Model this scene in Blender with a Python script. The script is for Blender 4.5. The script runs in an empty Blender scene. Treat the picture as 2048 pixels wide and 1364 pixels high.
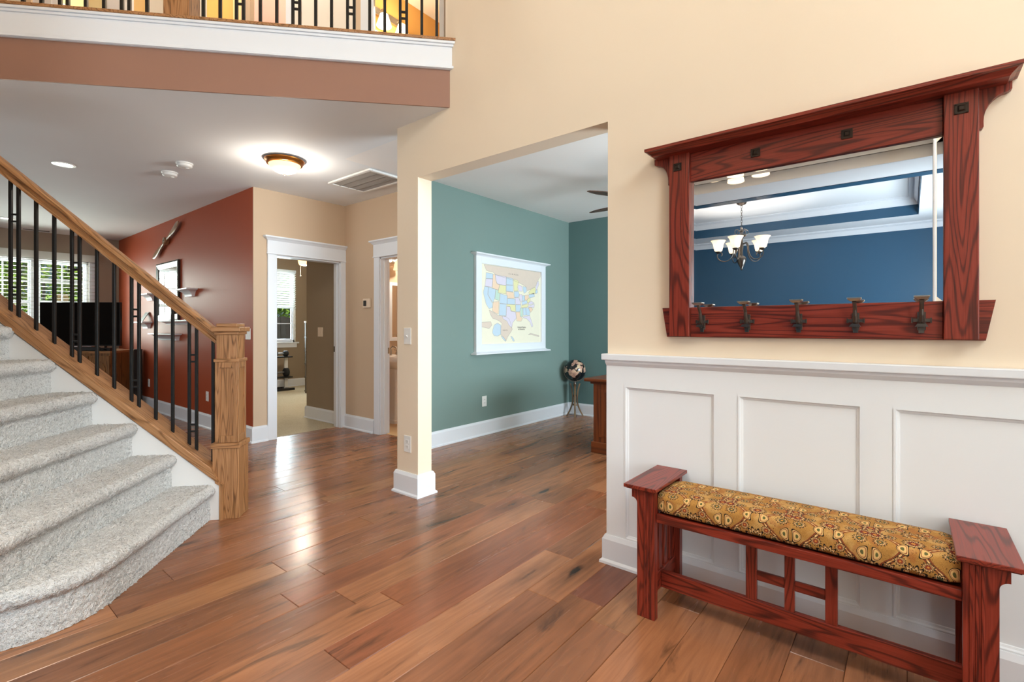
import bpy, bmesh, math, random
import numpy as np
from mathutils import Matrix, Vector
PI = math.pi
R = math.radians
random.seed(7)
rng = np.random.default_rng(11)
SC = bpy.context.scene
COL = SC.collection

# ------------------------------------------------------------------ camera, world, light, exposure
cd = bpy.data.cameras.new('camera')
cam = bpy.data.objects.new('camera', cd)
COL.objects.link(cam)
cd.sensor_width = 36.0
cd.lens = 983.1 / 2048 * 36.0
cd.shift_y = -(682 - 654.65) / 2048
cd.clip_start = 0.02
cam.location = (0, 0, 1.237)
cam.rotation_euler = (PI / 2, 0, 0.679445 - PI / 2)
SC.camera = cam

SC.view_settings.view_transform = 'Standard'
SC.view_settings.look = 'None'
SC.view_settings.gamma = 1.0
SC.view_settings.use_curve_mapping = False
SC.view_settings.exposure = 0.22
SC.cycles.use_denoising = True
SC.cycles.max_bounces = 10
SC.cycles.diffuse_bounces = 5
SC.cycles.sample_clamp_indirect = 6.0
SC.cycles.caustics_reflective = False
SC.cycles.caustics_refractive = False

w = bpy.data.worlds.new('sky')
SC.world = w
w.use_nodes = True
wt = w.node_tree
bg = wt.nodes['Background']
sky = wt.nodes.new('ShaderNodeTexSky')
sky.sky_type = 'HOSEK_WILKIE'
sky.sun_direction = Vector((-0.25, -0.45, 0.85)).normalized()
sky.turbidity = 3.0
wt.links.new(sky.outputs[0], bg.inputs[0])
bg.inputs[1].default_value = 1.3


def lamp(name, kind, loc, energy, color=(1, 1, 1), size=None, size_y=None, aim=None, radius=0.05):
    l = bpy.data.lights.new(name, kind)
    l.energy = energy
    l.color = color
    if kind == 'AREA':
        l.shape = 'RECTANGLE'
        l.size = size
        l.size_y = size_y or size
    elif kind == 'SUN':
        l.angle = R(1.0)
    else:
        l.shadow_soft_size = radius
    o = bpy.data.objects.new(name, l)
    COL.objects.link(o)
    o.location = loc
    if aim is not None:
        o.rotation_euler = Vector(aim).to_track_quat('-Z', 'Y').to_euler()
    return o


lamp('sun', 'SUN', (0, 0, 12), 5.0, (1, 0.95, 0.86), aim=(0.25, 0.5, -0.8))
DAY = (0.78, 0.915, 1.0)
lamp('daylight_entry_upper_window', 'AREA', (0.5, -2.15, 4.0), 136, DAY, 2.2, 1.8, (0.05, 1, -0.32))
lamp('daylight_entry_door', 'AREA', (-0.3, -2.15, 1.4), 62, DAY, 1.6, 1.9, (0.0, 1, 0.0))
lamp('daylight_study_window', 'AREA', (4.6, -1.35, 1.5), 262, DAY, 2.0, 1.5, (-0.02, 1, 0.4))
lamp('daylight_living_window', 'AREA', (1.3, 10.90, 1.65), 150, (0.97, 1.0, 0.9), 1.3, 1.4, (0, -1, -0.05))
lamp('living_side_fill', 'AREA', (-3.2, 6.4, 1.6), 42, DAY, 1.3, 1.4, (1, 0, 0))  # added fill light at the made-up side window
lamp('daylight_bedroom_window', 'AREA', (4.7, 10.4, 1.7), 150, DAY, 1.0, 1.5, (0, -1, -0.15))
lamp('dining_fill_light', 'AREA', (-2.6, -0.72, 1.5), 95, DAY, 1.8, 1.5, (0, 1, 0.1))  # added fill for the dining room; the wall behind has no window

# ------------------------------------------------------------------ frames and mesh building
G = 0.747209
DV = Vector((math.cos(G), -math.sin(G), 0))
NV = Vector((math.sin(G), math.cos(G), 0))
DN = Matrix(((DV.x, NV.x, 0, 0), (DV.y, NV.y, 0, 0), (0, 0, 1, 0), (0, 0, 0, 1)))
ID = Matrix.Identity(4)
MAT = {}          # object -> world matrix at build time


class MB:
    def __init__(s, frame=ID):
        s.v, s.f, s.m, s.sm, s.F = [], [], [], [], frame

    def add(s, vs, fs, m=0, smooth=False):
        b = len(s.v)
        s.v += [tuple(p) for p in vs]
        for f in fs:
            s.f.append([b + i for i in f])
            s.m.append(m)
            s.sm.append(smooth)
        return s

    def box(s, x0, y0, z0, x1, y1, z1, m=0):
        if x0 > x1: x0, x1 = x1, x0
        if y0 > y1: y0, y1 = y1, y0
        if z0 > z1: z0, z1 = z1, z0
        vs = [(x0, y0, z0), (x1, y0, z0), (x1, y1, z0), (x0, y1, z0), (x0, y0, z1), (x1, y0, z1), (x1, y1, z1), (x0, y1, z1)]
        return s.add(vs, [(0, 3, 2, 1), (4, 5, 6, 7), (0, 1, 5, 4), (1, 2, 6, 5), (2, 3, 7, 6), (3, 0, 4, 7)], m)

    def cbox(s, c, d, m=0):
        return s.box(c[0] - d[0] / 2, c[1] - d[1] / 2, c[2] - d[2] / 2, c[0] + d[0] / 2, c[1] + d[1] / 2, c[2] + d[2] / 2, m)

    def loft(s, rings, m=0, caps=True, smooth=False, closed=True):
        n = len(rings[0])
        vs = [p for r in rings for p in r]
        fs = []
        for i in range(len(rings) - 1):
            for j in range(n if closed else n - 1):
                k = (j + 1) % n
                fs.append((i * n + j, i * n + k, (i + 1) * n + k, (i + 1) * n + j))
        s.add(vs, fs, m, smooth)
        if caps:
            s.add(rings[0], [tuple(reversed(range(n)))], m)
            s.add(rings[-1], [tuple(range(n))], m)
        return s

    def prism(s, poly, axis, a, b, m=0):
        """poly: 2d points; axis 'x': (y,z), 'y': (x,z), 'z': (x,y)"""
        def p3(q, t):
            return {'x': (t, q[0], q[1]), 'y': (q[0], t, q[1]), 'z': (q[0], q[1], t)}[axis]
        ar = sum(poly[i][0] * poly[(i + 1) % len(poly)][1] - poly[(i + 1) % len(poly)][0] * poly[i][1] for i in range(len(poly)))
        if (ar < 0) != (axis == 'y'): poly = poly[::-1]
        if a > b: a, b = b, a
        return s.loft([[p3(q, a) for q in poly], [p3(q, b) for q in poly]], m)

    def lathe(s, prof, c=(0, 0, 0), seg=24, m=0, smooth=True, axis='z', caps=True):
        rings = []
        for r, z in prof:
            ring = []
            for k in range(seg):
                t = 2 * PI * k / seg
                a, b = r * math.cos(t), r * math.sin(t)
                if axis == 'z': ring.append((c[0] + a, c[1] + b, c[2] + z))
                elif axis == 'x': ring.append((c[0] + z, c[1] + a, c[2] + b))
                else: ring.append((c[0] + b, c[1] + z, c[2] + a))
            rings.append(ring)
        if prof[0][1] > prof[-1][1]: rings = rings[::-1]
        return s.loft(rings, m, caps, smooth)

    def tube(s, pts, r, seg=8, m=0, smooth=True, flat=1.0):
        pts = [Vector(p) for p in pts]
        rad = r if isinstance(r, (list, tuple)) else [r] * len(pts)
        rings = []
        up = None
        for i, p in enumerate(pts):
            t = (pts[min(i + 1, len(pts) - 1)] - pts[max(i - 1, 0)]).normalized()
            if up is None:
                up = Vector((0, 0, 1)) if abs(t.z) < 0.9 else Vector((1, 0, 0))
            sx = t.cross(up)
            if sx.length < 1e-6: sx = t.orthogonal()
            sx.normalize()
            up = sx.cross(t).normalized()
            rings.append([p + (sx * math.cos(2 * PI * k / seg) + up * math.sin(2 * PI * k / seg) * flat) * rad[i] for k in range(seg)])
        return s.loft(rings, m, True, smooth)

    def sphere(s, c, r, seg=24, m=0, sc=(1, 1, 1)):
        n = seg // 2
        rings = []
        for i in range(1, n):
            t = PI * i / n
            rings.append([(c[0] + r * sc[0] * math.sin(t) * math.cos(2 * PI * k / seg), c[1] + r * sc[1] * math.sin(t) * math.sin(2 * PI * k / seg), c[2] - r * sc[2] * math.cos(t)) for k in range(seg)])
        return s.loft(rings, m, True, True)

    def build(s, name, mat, parent=None, base=None, bevel=0, kind=None, local=False, seg=2, smooth=None):
        me = bpy.data.meshes.new(name)
        P = MAT[parent] if parent else (Matrix.Translation(base) if base is not None else ID)
        T = ID if local else P.inverted() @ s.F
        a = np.array(s.v, dtype=float)
        Tn = np.array(T)
        a = a @ Tn[:3, :3].T + Tn[:3, 3]
        me.from_pydata(a.tolist(), [], s.f)
        mats = mat if isinstance(mat, (list, tuple)) else [mat]
        for q in mats: me.materials.append(q)
        me.polygons.foreach_set('material_index', s.m)
        me.polygons.foreach_set('use_smooth', s.sm)
        me.update()
        if any(s.sm): me.set_sharp_from_angle(angle=R(40))
        o = bpy.data.objects.new(name, me)
        COL.objects.link(o)
        if parent:
            o.parent = parent
            MAT[o] = MAT[parent]
        else:
            o.matrix_world = P
            MAT[o] = P
        if bevel:
            b = o.modifiers.new('bevel', 'BEVEL')
            b.width = bevel
            b.segments = seg
            b.limit_method = 'ANGLE'
            b.angle_limit = R(30)
        if kind: o['kind'] = kind
        return o


def tag(o, label=None, cat=None, group=None, kind=None):
    if label: o['label'] = label
    if cat: o['category'] = cat
    if group: o['group'] = group
    if kind: o['kind'] = kind
    return o


def empty(name, loc=(0, 0, 0), rotz=0, kind=None):
    o = bpy.data.objects.new(name, None)
    COL.objects.link(o)
    o.empty_display_size = 0.1
    o.location = loc
    o.rotation_euler = (0, 0, rotz)
    MAT[o] = Matrix.Translation(loc) @ Matrix.Rotation(rotz, 4, 'Z')
    if kind: o['kind'] = kind
    return o


def thing(name, label, cat, loc=(0, 0, 0), rotz=0, group=None):
    return tag(empty(name, loc, rotz), label, cat, group)


def dup(root, loc, rotz=0, label=None, group=None):
    r = root.copy()
    COL.objects.link(r)
    r.location = loc
    r.rotation_euler = (0, 0, rotz)
    if label: r['label'] = label
    if group: r['group'] = group
    for ch in list(root.children):
        c = ch.copy()
        COL.objects.link(c)
        c.parent = r
        for g in list(ch.children):
            d = g.copy()
            COL.objects.link(d)
            d.parent = c
    return r


# ------------------------------------------------------------------ materials
def lin(h):
    h = h.lstrip('#')
    c = [int(h[i:i + 2], 16) / 255 for i in (0, 2, 4)]
    return tuple(x / 12.92 if x <= 0.04045 else ((x + 0.055) / 1.055) ** 2.4 for x in c) + (1,)


class X:
    """a node socket with arithmetic"""
    def __init__(s, nt, k): s.nt, s.k = nt, k

    def _op(s, op, *a):
        n = s.nt.nodes.new('ShaderNodeMath')
        n.operation = op
        for i, q in enumerate((s,) + a):
            if isinstance(q, X): s.nt.links.new(q.k, n.inputs[i])
            else: n.inputs[i].default_value = q
        return X(s.nt, n.outputs[0])

    def __add__(s, o): return s._op('ADD', o)
    def __radd__(s, o): return s._op('ADD', o)
    def __sub__(s, o): return s._op('SUBTRACT', o)
    def __rsub__(s, o): return (s * -1) + o
    def __mul__(s, o): return s._op('MULTIPLY', o)
    def __rmul__(s, o): return s._op('MULTIPLY', o)
    def __truediv__(s, o): return s._op('DIVIDE', o)
    def abs(s): return s._op('ABSOLUTE')
    def sin(s): return s._op('SINE')
    def cos(s): return s._op('COSINE')
    def sqrt(s): return s._op('SQRT')
    def frac(s): return s._op('FRACT')
    def floor(s): return s._op('FLOOR')
    def pow(s, p): return s._op('POWER', p)
    def atan2(s, o): return s._op('ARCTAN2', o)
    def ping(s, p): return s._op('PINGPONG', p)
    def min(s, o): return s._op('MINIMUM', o)
    def max(s, o): return s._op('MAXIMUM', o)
    def gt(s, o): return s._op('GREATER_THAN', o)
    def lt(s, o): return s._op('LESS_THAN', o)

    def ss(s, a, b):
        n = s.nt.nodes.new('ShaderNodeMapRange')
        n.interpolation_type = 'SMOOTHSTEP'
        s.nt.links.new(s.k, n.inputs[0])
        if a > b:
            n.inputs[1].default_value, n.inputs[2].default_value, n.inputs[3].default_value, n.inputs[4].default_value = b, a, 1, 0
        else:
            n.inputs[1].default_value, n.inputs[2].default_value = a, b
        return X(s.nt, n.outputs[0])


class Mt:
    def __init__(s, name):
        s.m = bpy.data.materials.new(name)
        s.m.use_nodes = True
        s.nt = s.m.node_tree
        s.b = s.nt.nodes['Principled BSDF']
        s.out = s.nt.nodes['Material Output']

    def n(s, t, **kw):
        q = s.nt.nodes.new('ShaderNode' + t)
        for a, v in kw.items(): setattr(q, a, v)
        return q

    def obj(s):
        return s.n('TexCoord').outputs['Object']

    def xyz(s, vec=None):
        q = s.n('SeparateXYZ')
        s.nt.links.new(vec or s.obj(), q.inputs[0])
        return [X(s.nt, q.outputs[i]) for i in range(3)]

    def vec(s, x, y, z):
        q = s.n('CombineXYZ')
        for i, a in enumerate((x, y, z)):
            if isinstance(a, X): s.nt.links.new(a.k, q.inputs[i])
            else: q.inputs[i].default_value = a
        return q.outputs[0]

    def noise(s, vec, scale=1, detail=4, rough=0.5, dist=0, out=0):
        q = s.n('TexNoise')
        s.nt.links.new(vec, q.inputs['Vector'])
        q.inputs['Scale'].default_value = scale
        q.inputs['Detail'].default_value = detail
        q.inputs['Roughness'].default_value = rough
        q.inputs['Distortion'].default_value = dist
        return X(s.nt, q.outputs[out])

    def voro(s, vec, scale=1, feature='F1', out=0, rnd=1.0):
        q = s.n('TexVoronoi', feature=feature)
        s.nt.links.new(vec, q.inputs['Vector'])
        q.inputs['Scale'].default_value = scale
        q.inputs['Randomness'].default_value = rnd
        return X(s.nt, q.outputs[out])

    def mix(s, f, a, b, mode='MIX'):
        q = s.n('Mix', data_type='RGBA', blend_type=mode)
        if isinstance(f, X): s.nt.links.new(f.k, q.inputs[0])
        else: q.inputs[0].default_value = f
        for i, c in ((6, a), (7, b)):
            if isinstance(c, X): s.nt.links.new(c.k, q.inputs[i])
            else: q.inputs[i].default_value = c
        return X(s.nt, q.outputs[2])

    def ramp(s, f, stops):
        q = s.n('ValToRGB')
        e = q.color_ramp.elements
        while len(e) < len(stops): e.new(0.5)
        for i, (p, c) in enumerate(stops):
            e[i].position = p
            e[i].color = c
        s.nt.links.new(f.k, q.inputs[0])
        return X(s.nt, q.outputs[0])

    def set(s, col=None, rough=None, metal=None, spec=None, bump=None, bs=0.1, bd=0.01, **kw):
        for key, v in (('Base Color', col), ('Roughness', rough), ('Metallic', metal), ('Specular IOR Level', spec)):
            if v is None: continue
            if isinstance(v, X): s.nt.links.new(v.k, s.b.inputs[key])
            else: s.b.inputs[key].default_value = v
        if bump is not None:
            q = s.n('Bump')
            q.inputs['Strength'].default_value = bs
            q.inputs['Distance'].default_value = bd
            s.nt.links.new(bump.k, q.inputs['Height'])
            s.nt.links.new(q.outputs[0], s.b.inputs['Normal'])
        for k, v in kw.items(): s.b.inputs[k.replace('_', ' ')].default_value = v
        return s.m


def paint(name, h, rough=0.55, var=0.03, bs=0.08, spec=0.3):
    t = Mt(name)
    v = t.obj()
    f = t.noise(v, 1.3, 3)
    c = lin(h)
    c2 = tuple(q * (1 - 2 * var) for q in c[:3]) + (1,)
    return t.set(t.mix(f, c2, c), rough, spec=spec, bump=t.noise(v, 260, 2), bs=bs, bd=0.001)


def plain(name, h, rough=0.4, metal=0, spec=0.5, var=0.04, sc=30):
    t = Mt(name)
    c = lin(h)
    f = t.noise(t.obj(), sc, 3)
    return t.set(t.mix(f, tuple(q * (1 - var * 2) for q in c[:3]) + (1,), c), rough, metal, spec)


def wood(name, stops, axis='x', ring=14, pore=0.5, rough=0.35, sc=1.0, bs=0.15, spec=0.5, wav=7.0):
    """oak-like grain running along the given object axis"""
    t = Mt(name)
    x, y, z = t.xyz()
    a, b, c = {'x': (x, y, z), 'y': (y, x, z), 'z': (z, x, y), 's': (x * 0.758 - z * 0.652, y, x * 0.652 + z * 0.758)}[axis]
    oi = t.n('ObjectInfo')
    rnd = X(t.nt, oi.outputs['Random'])
    a = a + rnd * 7.0
    v1 = t.vec(a * (0.55 * sc), b * (wav * sc) + rnd * 5, c * (wav * sc) + rnd * 3)
    n1 = t.noise(v1, 1.0, 2, 0.4, 0.1)
    rings = (n1 * ring).ping(0.5).ss(0.0, 0.26)
    p = t.noise(t.vec(a * (5 * sc), b * (230 * sc), c * (230 * sc)), 1.0, 3, 0.65)
    q = t.noise(t.vec(a * (1.0 * sc), b * (38 * sc), c * (38 * sc)), 1.0, 3, 0.6)
    f = rings * 0.34 + q * 0.42 + (p - 0.5) * pore + 0.08
    col = t.ramp(f, stops)
    return t.set(col, p * 0.15 + (rough - 0.07), spec=spec, bump=p + rings * 0.3, bs=bs, bd=0.001)


def emit(name, h, s, mixc=None):
    t = Mt(name)
    return t.set(lin(h), 0.4, Emission_Color=lin(mixc or h), Emission_Strength=s)


def glass_pane(name, tint='#f4f8f8', refl=0.06):
    t = Mt(name)
    tr, gl, mx = t.n('BsdfTransparent'), t.n('BsdfGlossy'), t.n('MixShader')
    tr.inputs[0].default_value = lin(tint)
    gl.inputs['Roughness'].default_value = 0.02
    fr = t.n('LayerWeight')
    fr.inputs[0].default_value = 0.25
    sc = X(t.nt, fr.outputs[0]) * 0.5 + refl * 0.5
    t.nt.links.new(sc.k, mx.inputs[0])
    t.nt.links.new(tr.outputs[0], mx.inputs[1])
    t.nt.links.new(gl.outputs[0], mx.inputs[2])
    t.nt.links.new(mx.outputs[0], t.out.inputs[0])
    return t.m


CREAM = paint('cream_paint', '#efddc5')
CREAM2 = paint('shaded_cream_tan', '#ceb498')  # entry wall's cream with the hall's dimmer, warmer light put into the colour
TEAL = paint('teal_paint', '#7a8f89', 0.5)
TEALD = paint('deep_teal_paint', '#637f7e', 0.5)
RED = paint('brick_red_paint', '#a54b2e', 0.45, spec=0.12)
BROWN = paint('brown_beam_paint', '#9a7361', 0.5)
CEIL = paint('ceiling_paint', '#ebecee', 0.8)
CEILB = paint('upper_ceiling_paint', '#efe6da', 0.8)
WHITE = paint('white_trim_paint', '#e6e9ee', 0.32, 0.01, 0.02, 0.5)
WAINS = paint('white_panel_paint', '#eceff2', 0.35, 0.01, 0.02, 0.5)
TAUPE = paint('taupe_paint', '#988670', 0.6)
TAUPE2 = paint('living_taupe_paint', '#a2917e', 0.6)
NAVY = paint('navy_paint', '#2c5470', 0.35, spec=0.5)
GOLD = paint('golden_paint', '#dfab62', 0.6)
PINK = paint('pink_paint', '#e6b4a8', 0.6)
LOFTW = paint('loft_offwhite_paint', '#ece2d4', 0.6)
LAV = paint('loft_door_paint', '#e9e3e2', 0.5)
YEL = paint('pale_yellow_paint', '#f3dba6', 0.6)
STRW = paint('stringer_paint', '#e8e5e2', 0.5, 0.015)
PLATE = plain('white_plastic', '#f0eeea', 0.35)
GRILL = plain('grey_grille', '#a8a19a', 0.5)
IVORY = plain('ivory_plastic', '#ead6bf', 0.4)
DARKSLOT = plain('dark_slot', '#2a2826', 0.6)
IRON = plain('black_iron', '#1b1a1a', 0.38, 0.4)
BRONZE = plain('dark_bronze', '#3a302a', 0.45, 0.7)
HOOKM = plain('aged_hook_metal', '#6a635d', 0.3, 0.85)
PEWTER = plain('antique_pewter', '#6d6762', 0.28, 0.9)
NICKEL = plain('brushed_nickel', '#b9b4ac', 0.3, 1.0)
BLACKP = plain('black_plastic', '#121212', 0.3)
RUBBER = plain('black_rubber', '#1d1d1f', 0.6)
SCREEN = plain('tv_screen', '#0b0c0d', 0.1, spec=0.45)
GLASS = glass_pane('window_glass')
BLIND = plain('blind_slat', '#dcdad6', 0.45)

CERAM = plain('white_ceramic', '#f1ece4', 0.12)

def cw(h): return lin(h)
CH = [(0.14, cw('#3f150d')), (0.40, cw('#5f2015')), (0.58, cw('#7d2c1c')), (0.8, cw('#90392a'))]
CHERRY = {a: wood('cherry_stained_oak_' + a, CH, a, 24, 0.7, 0.34, 1.15) for a in 'xyz'}
OK_ = [(0.12, cw('#4a2f1a')), (0.38, cw('#8d6039')), (0.6, cw('#a5744a')), (0.85, cw('#b98c62'))]
OAK = {a: wood('golden_oak_' + a, OK_, a, 24, 0.75, 0.35, 1.3) for a in 'xyzs'}
DESKW = {a: wood('desk_cherry_' + a, [(0.1, cw('#3c1a0c')), (0.5, cw('#743a1b')), (0.9, cw('#8f4f28'))], a, 7, 0.3, 0.3) for a in 'xyz'}
STANDW = wood('carved_stand_oak', [(0.1, cw('#3a2412')), (0.5, cw('#7a512c')), (0.9, cw('#95683c'))], 'z', 16, 0.5, 0.4)
PROPW = wood('propeller_wood', [(0.1, cw('#4a2e1c')), (0.5, cw('#8a6242')), (0.9, cw('#b38a66'))], 'z', 8, 0.3, 0.3)
BLADEW = wood('fan_blade_wood', [(0.1, cw('#24130b')), (0.5, cw('#4d2c1a')), (0.9, cw('#6b4026'))], 'x', 8, 0.3, 0.35)
STANDLEG = wood('globe_stand_wood', [(0.1, cw('#3c2c1d')), (0.5, cw('#6a533a')), (0.9, cw('#8a6f50'))], 'z', 6, 0.3, 0.35)


def mk_plank():
    t = Mt('hardwood_plank')
    x, y, z = t.xyz()
    oi = t.n('ObjectInfo')
    rnd = X(t.nt, oi.outputs['Random'])
    base = X(t.nt, oi.outputs['Color'])
    ax, ay = x + rnd * 31.0, y + rnd * 17.0
    g1 = t.noise(t.vec(ax * 0.8, ay * 9, rnd * 9), 1, 3, 0.5, 0.5)
    rings = (g1 * 9).ping(0.5) * 2
    g2 = t.noise(t.vec(ax * 2.2, ay * 34, rnd), 1, 4, 0.6)
    g3 = t.noise(t.vec(ax * 14, ay * 240, rnd), 1, 2, 0.6)
    big = t.noise(t.vec(ax * 1.1, ay * 3.5, rnd * 5), 1, 3, 0.55)
    st = t.noise(t.vec(ax * 0.9, ay * 7, rnd * 3 + 4), 1, 5, 0.62, 1.4).ss(0.55, 0.70)
    wob = t.noise(t.vec(ax * 9, ay * 36, 0.0), 1, 3)
    kd = t.voro(t.vec(ax * 1.0, ay * 4.2, rnd), 1)
    kn = (kd + (wob - 0.5) * 0.16).ss(0.11, 0.02)
    halo = (kd + (wob - 0.5) * 0.25).ss(0.36, 0.05)
    val = rings * 0.16 + g2 * 0.55 + (g3 - 0.5) * 0.16 + big * 0.8 - 0.2
    c = t.mix(1.0, base, t.mix(val, (0.52, 0.46, 0.40, 1), (1.7, 1.64, 1.5, 1)), 'MULTIPLY')
    c = t.mix(halo * 0.45, c, (0.075, 0.032, 0.016, 1))
    c = t.mix(st * 0.75, c, (0.05, 0.024, 0.013, 1))
    c = t.mix(kn * 0.92, c, (0.012, 0.008, 0.007, 1))
    h = t.noise(t.vec(ax * 2, ay * 9, rnd), 1, 1) * 1.4 - kn * 0.6
    return t.set(c, g1 * 0.14 + 0.19, spec=0.5, bump=h, bs=0.14, bd=0.0025)


PLANK = mk_plank()
SUBFLOOR = wood('dark_subfloor_wood', [(0.1, cw('#2a150c')), (0.5, cw('#4e2c1b')), (0.9, cw('#6c4029'))], 'x', 8, 0.3, 0.4)


def mk_carpet(name, a, b, c, sc=1.0):
    t = Mt(name)
    v = t.obj()
    n1 = t.noise(v, 250 * sc, 2, 0.7)
    n2 = t.noise(v, 85 * sc, 3, 0.7)
    n3 = t.noise(v, 5, 3)
    f = (n1 - 0.5) * 1.9 + (n2 - 0.5) * 1.3 + (n3 - 0.5) * 0.3 + 0.58
    return t.set(t.ramp(f, [(0.05, lin(a)), (0.38, lin(b)), (0.75, lin(c))]), 0.95, spec=0.1, bump=n2 + n1, bs=1.0, bd=0.008)


CARPET = mk_carpet('speckled_stair_carpet', '#8a8580', '#e0ddd9', '#f6f4f1')
CARPET2 = mk_carpet('beige_room_carpet', '#b39f7f', '#d4c2a0', '#e4d5b8')
TILE = plain('bath_floor_vinyl', '#d8b687', 0.4)


def mk_mirror():
    t = Mt('silvered_mirror')
    return t.set((0.93, 0.94, 0.94, 1), 0.004, 1.0)


MIRROR = mk_mirror()


def mk_fabric():
    """gold paisley upholstery: mirrored repeats of ogee bands, rosettes and leaves"""
    t = Mt('gold_paisley_fabric')
    x, y, z = t.xyz()
    nv = t.obj()
    wob = t.noise(nv, 14, 2)
    u0 = y + (wob - 0.5) * 0.012
    v0 = x + z + (t.noise(nv, 17, 2) - 0.5) * 0.012
    P, Q = 0.23, 0.2
    u = (u0 / P + 50.12).frac() - 0.5          # mirrored about the repeat's middle
    um = u.abs() * P                            # 0..P/2
    v = ((v0 / Q) + 50.55).frac() * Q           # 0..Q
    gold, gold2 = lin('#b9853f'), lin('#8d6128')
    n1 = t.noise(nv, 46, 2, 0.5, 2.2)
    lines = (n1 * 11).ping(0.5).ss(0.13, 0.02)
    weave = t.noise(nv, 420, 2)
    base = t.mix(weave, lin('#9a6a2c'), lin('#c08f4c'))
    pale = t.noise(nv, 16, 1).ss(0.48, 0.62)
    base = t.mix(pale * 0.55, base, lin('#d0a766'))
    red = t.noise(nv, 21, 1).ss(0.56, 0.66)
    base = t.mix(red * 0.4, base, lin('#9c4f2a'))
    base = t.mix(lines * 0.8, base, lin('#523016'))
    dark, wine, cream = lin('#1b1110'), lin('#74291c'), lin('#e3bf84')

    def dist(cx, cy, sx=1.0, sy=1.0):
        a, b = (um - cx) * sx, (v - cy) * sy
        return (a * a + b * b).sqrt(), b.atan2(a)

    def band(d, r, wd):
        return (d - r).abs().ss(wd, wd * 0.55)
    # ogee bands
    e = (v * (2 * PI / Q)).cos() * 0.034 + 0.062
    dd = (um - e).abs()
    base = t.mix((dd).ss(0.0105, 0.009), base, wine)
    base = t.mix((dd).ss(0.0075, 0.006), base, lin('#b5733c'))
    base = t.mix((dd - 0.0045).abs().ss(0.0016, 0.0009), base, dark)
    beads = ((v * 420).sin() * 0.5 + 0.5) * dd.ss(0.004, 0.002)
    base = t.mix(beads, base, cream)
    # rosettes
    for cx, cy, r0, pet, ph, c1 in ((0.0, 0.155, 0.03, 8, 0, wine), (0.088, 0.115, 0.02, 6, 1, lin('#4b4a2c')), (0.113, 0.02, 0.026, 5, 0, wine),
                                    (0.035, 0.06, 0.016, 6, 2, lin('#8f3a24')), (0.06, 0.17, 0.017, 5, 0, lin('#3a3423')), (0.0, 0.025, 0.034, 7, 0.6, lin('#8a5a26')), (0.1, 0.165, 0.03, 7, 0, wine), (0.062, 0.03, 0.018, 5, 1, lin('#46482f'))):
        d, a = dist(cx, cy)
        rr = (a * pet + ph).cos().abs() * (r0 * 0.38) + r0 * 0.62
        k = d / rr
        base = t.mix(k.ss(1.0, 0.93), base, cream)
        base = t.mix((k - 0.97).abs().ss(0.13, 0.07), base, dark)
        base = t.mix((k - 0.8).abs().ss(0.05, 0.03), base, lin('#9a5a2a'))
        base = t.mix(k.ss(0.62, 0.55), base, c1)
        base = t.mix((k - 0.58).abs().ss(0.07, 0.04), base, dark)
        base = t.mix(k.ss(0.26, 0.2), base, lin('#c98a3c'))
    # paisley drops
    for cx, cy, s, fl in ((0.03, 0.108, 0.022, 1), (0.095, 0.062, 0.02, -1)):
        a, b = (um - cx), (v - cy)
        a2 = a + b * b * (18.0 * fl)
        d = (a2 * a2 * 2.2 + b * b * 0.8).sqrt() / s
        base = t.mix(d.ss(1.0, 0.95), base, lin('#d9b071'))
        base = t.mix((d - 1.0).abs().ss(0.09, 0.05), base, dark)
        base = t.mix((d - 0.75).abs().ss(0.06, 0.03), base, wine)
        base = t.mix(d.ss(0.35, 0.3), base, lin('#5a5a34'))
    ws = t.voro(nv, 75).ss(0.16, 0.1)
    msk = t.noise(nv, 9, 1).ss(0.5, 0.6)
    base = t.mix(ws * msk, base, lin('#5e1f18'))
    return t.set(base, 0.85, spec=0.2, bump=weave, bs=0.25, bd=0.001)


FABRIC = mk_fabric()


def mk_globe():
    t = Mt('black_globe_print')
    v = t.obj()
    n = t.noise(v, 5.2, 5, 0.55)
    land = n.ss(0.505, 0.525)
    c = t.ramp(t.noise(v, 14, 3), [(0.3, lin('#7a5a4e')), (0.5, lin('#c79a86')), (0.7, lin('#d8c09a'))])
    return t.set(t.mix(land, lin('#0d0d12'), c), 0.18, spec=0.6)


def mk_leaf(name, a, b):
    t = Mt(name)
    f = t.noise(t.obj(), 6, 4, 0.8)
    m = t.set(t.ramp(f, [(0.3, lin(a)), (0.7, lin(b))]), 0.55, spec=0.3)
    t.b.inputs['Transmission Weight'].default_value = 0.0
    return m


GLOBE = mk_globe()
LEAF = mk_leaf('bright_leaf', '#3d6e1e', '#bfe25a')
LEAF2 = mk_leaf('deep_leaf', '#1f4414', '#5f9434')
LAWN = mk_leaf('garden_grass', '#4c6b2c', '#87a350')
FENCEW = plain('weathered_fence', '#8d7d72', 0.8, var=0.15, sc=6)
def frosted(name, h, s, mixc):
    t = Mt(name)
    d, tr, mx, em, ad = t.n('BsdfDiffuse'), t.n('BsdfTranslucent'), t.n('MixShader'), t.n('Emission'), t.n('AddShader')
    for q in (d, tr): q.inputs[0].default_value = lin(h)
    mx.inputs[0].default_value = 0.6
    em.inputs[0].default_value = lin(mixc)
    em.inputs[1].default_value = s
    L = t.nt.links.new
    L(d.outputs[0], mx.inputs[1]); L(tr.outputs[0], mx.inputs[2]); L(mx.outputs[0], ad.inputs[0]); L(em.outputs[0], ad.inputs[1]); L(ad.outputs[0], t.out.inputs[0])
    return t.m


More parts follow.
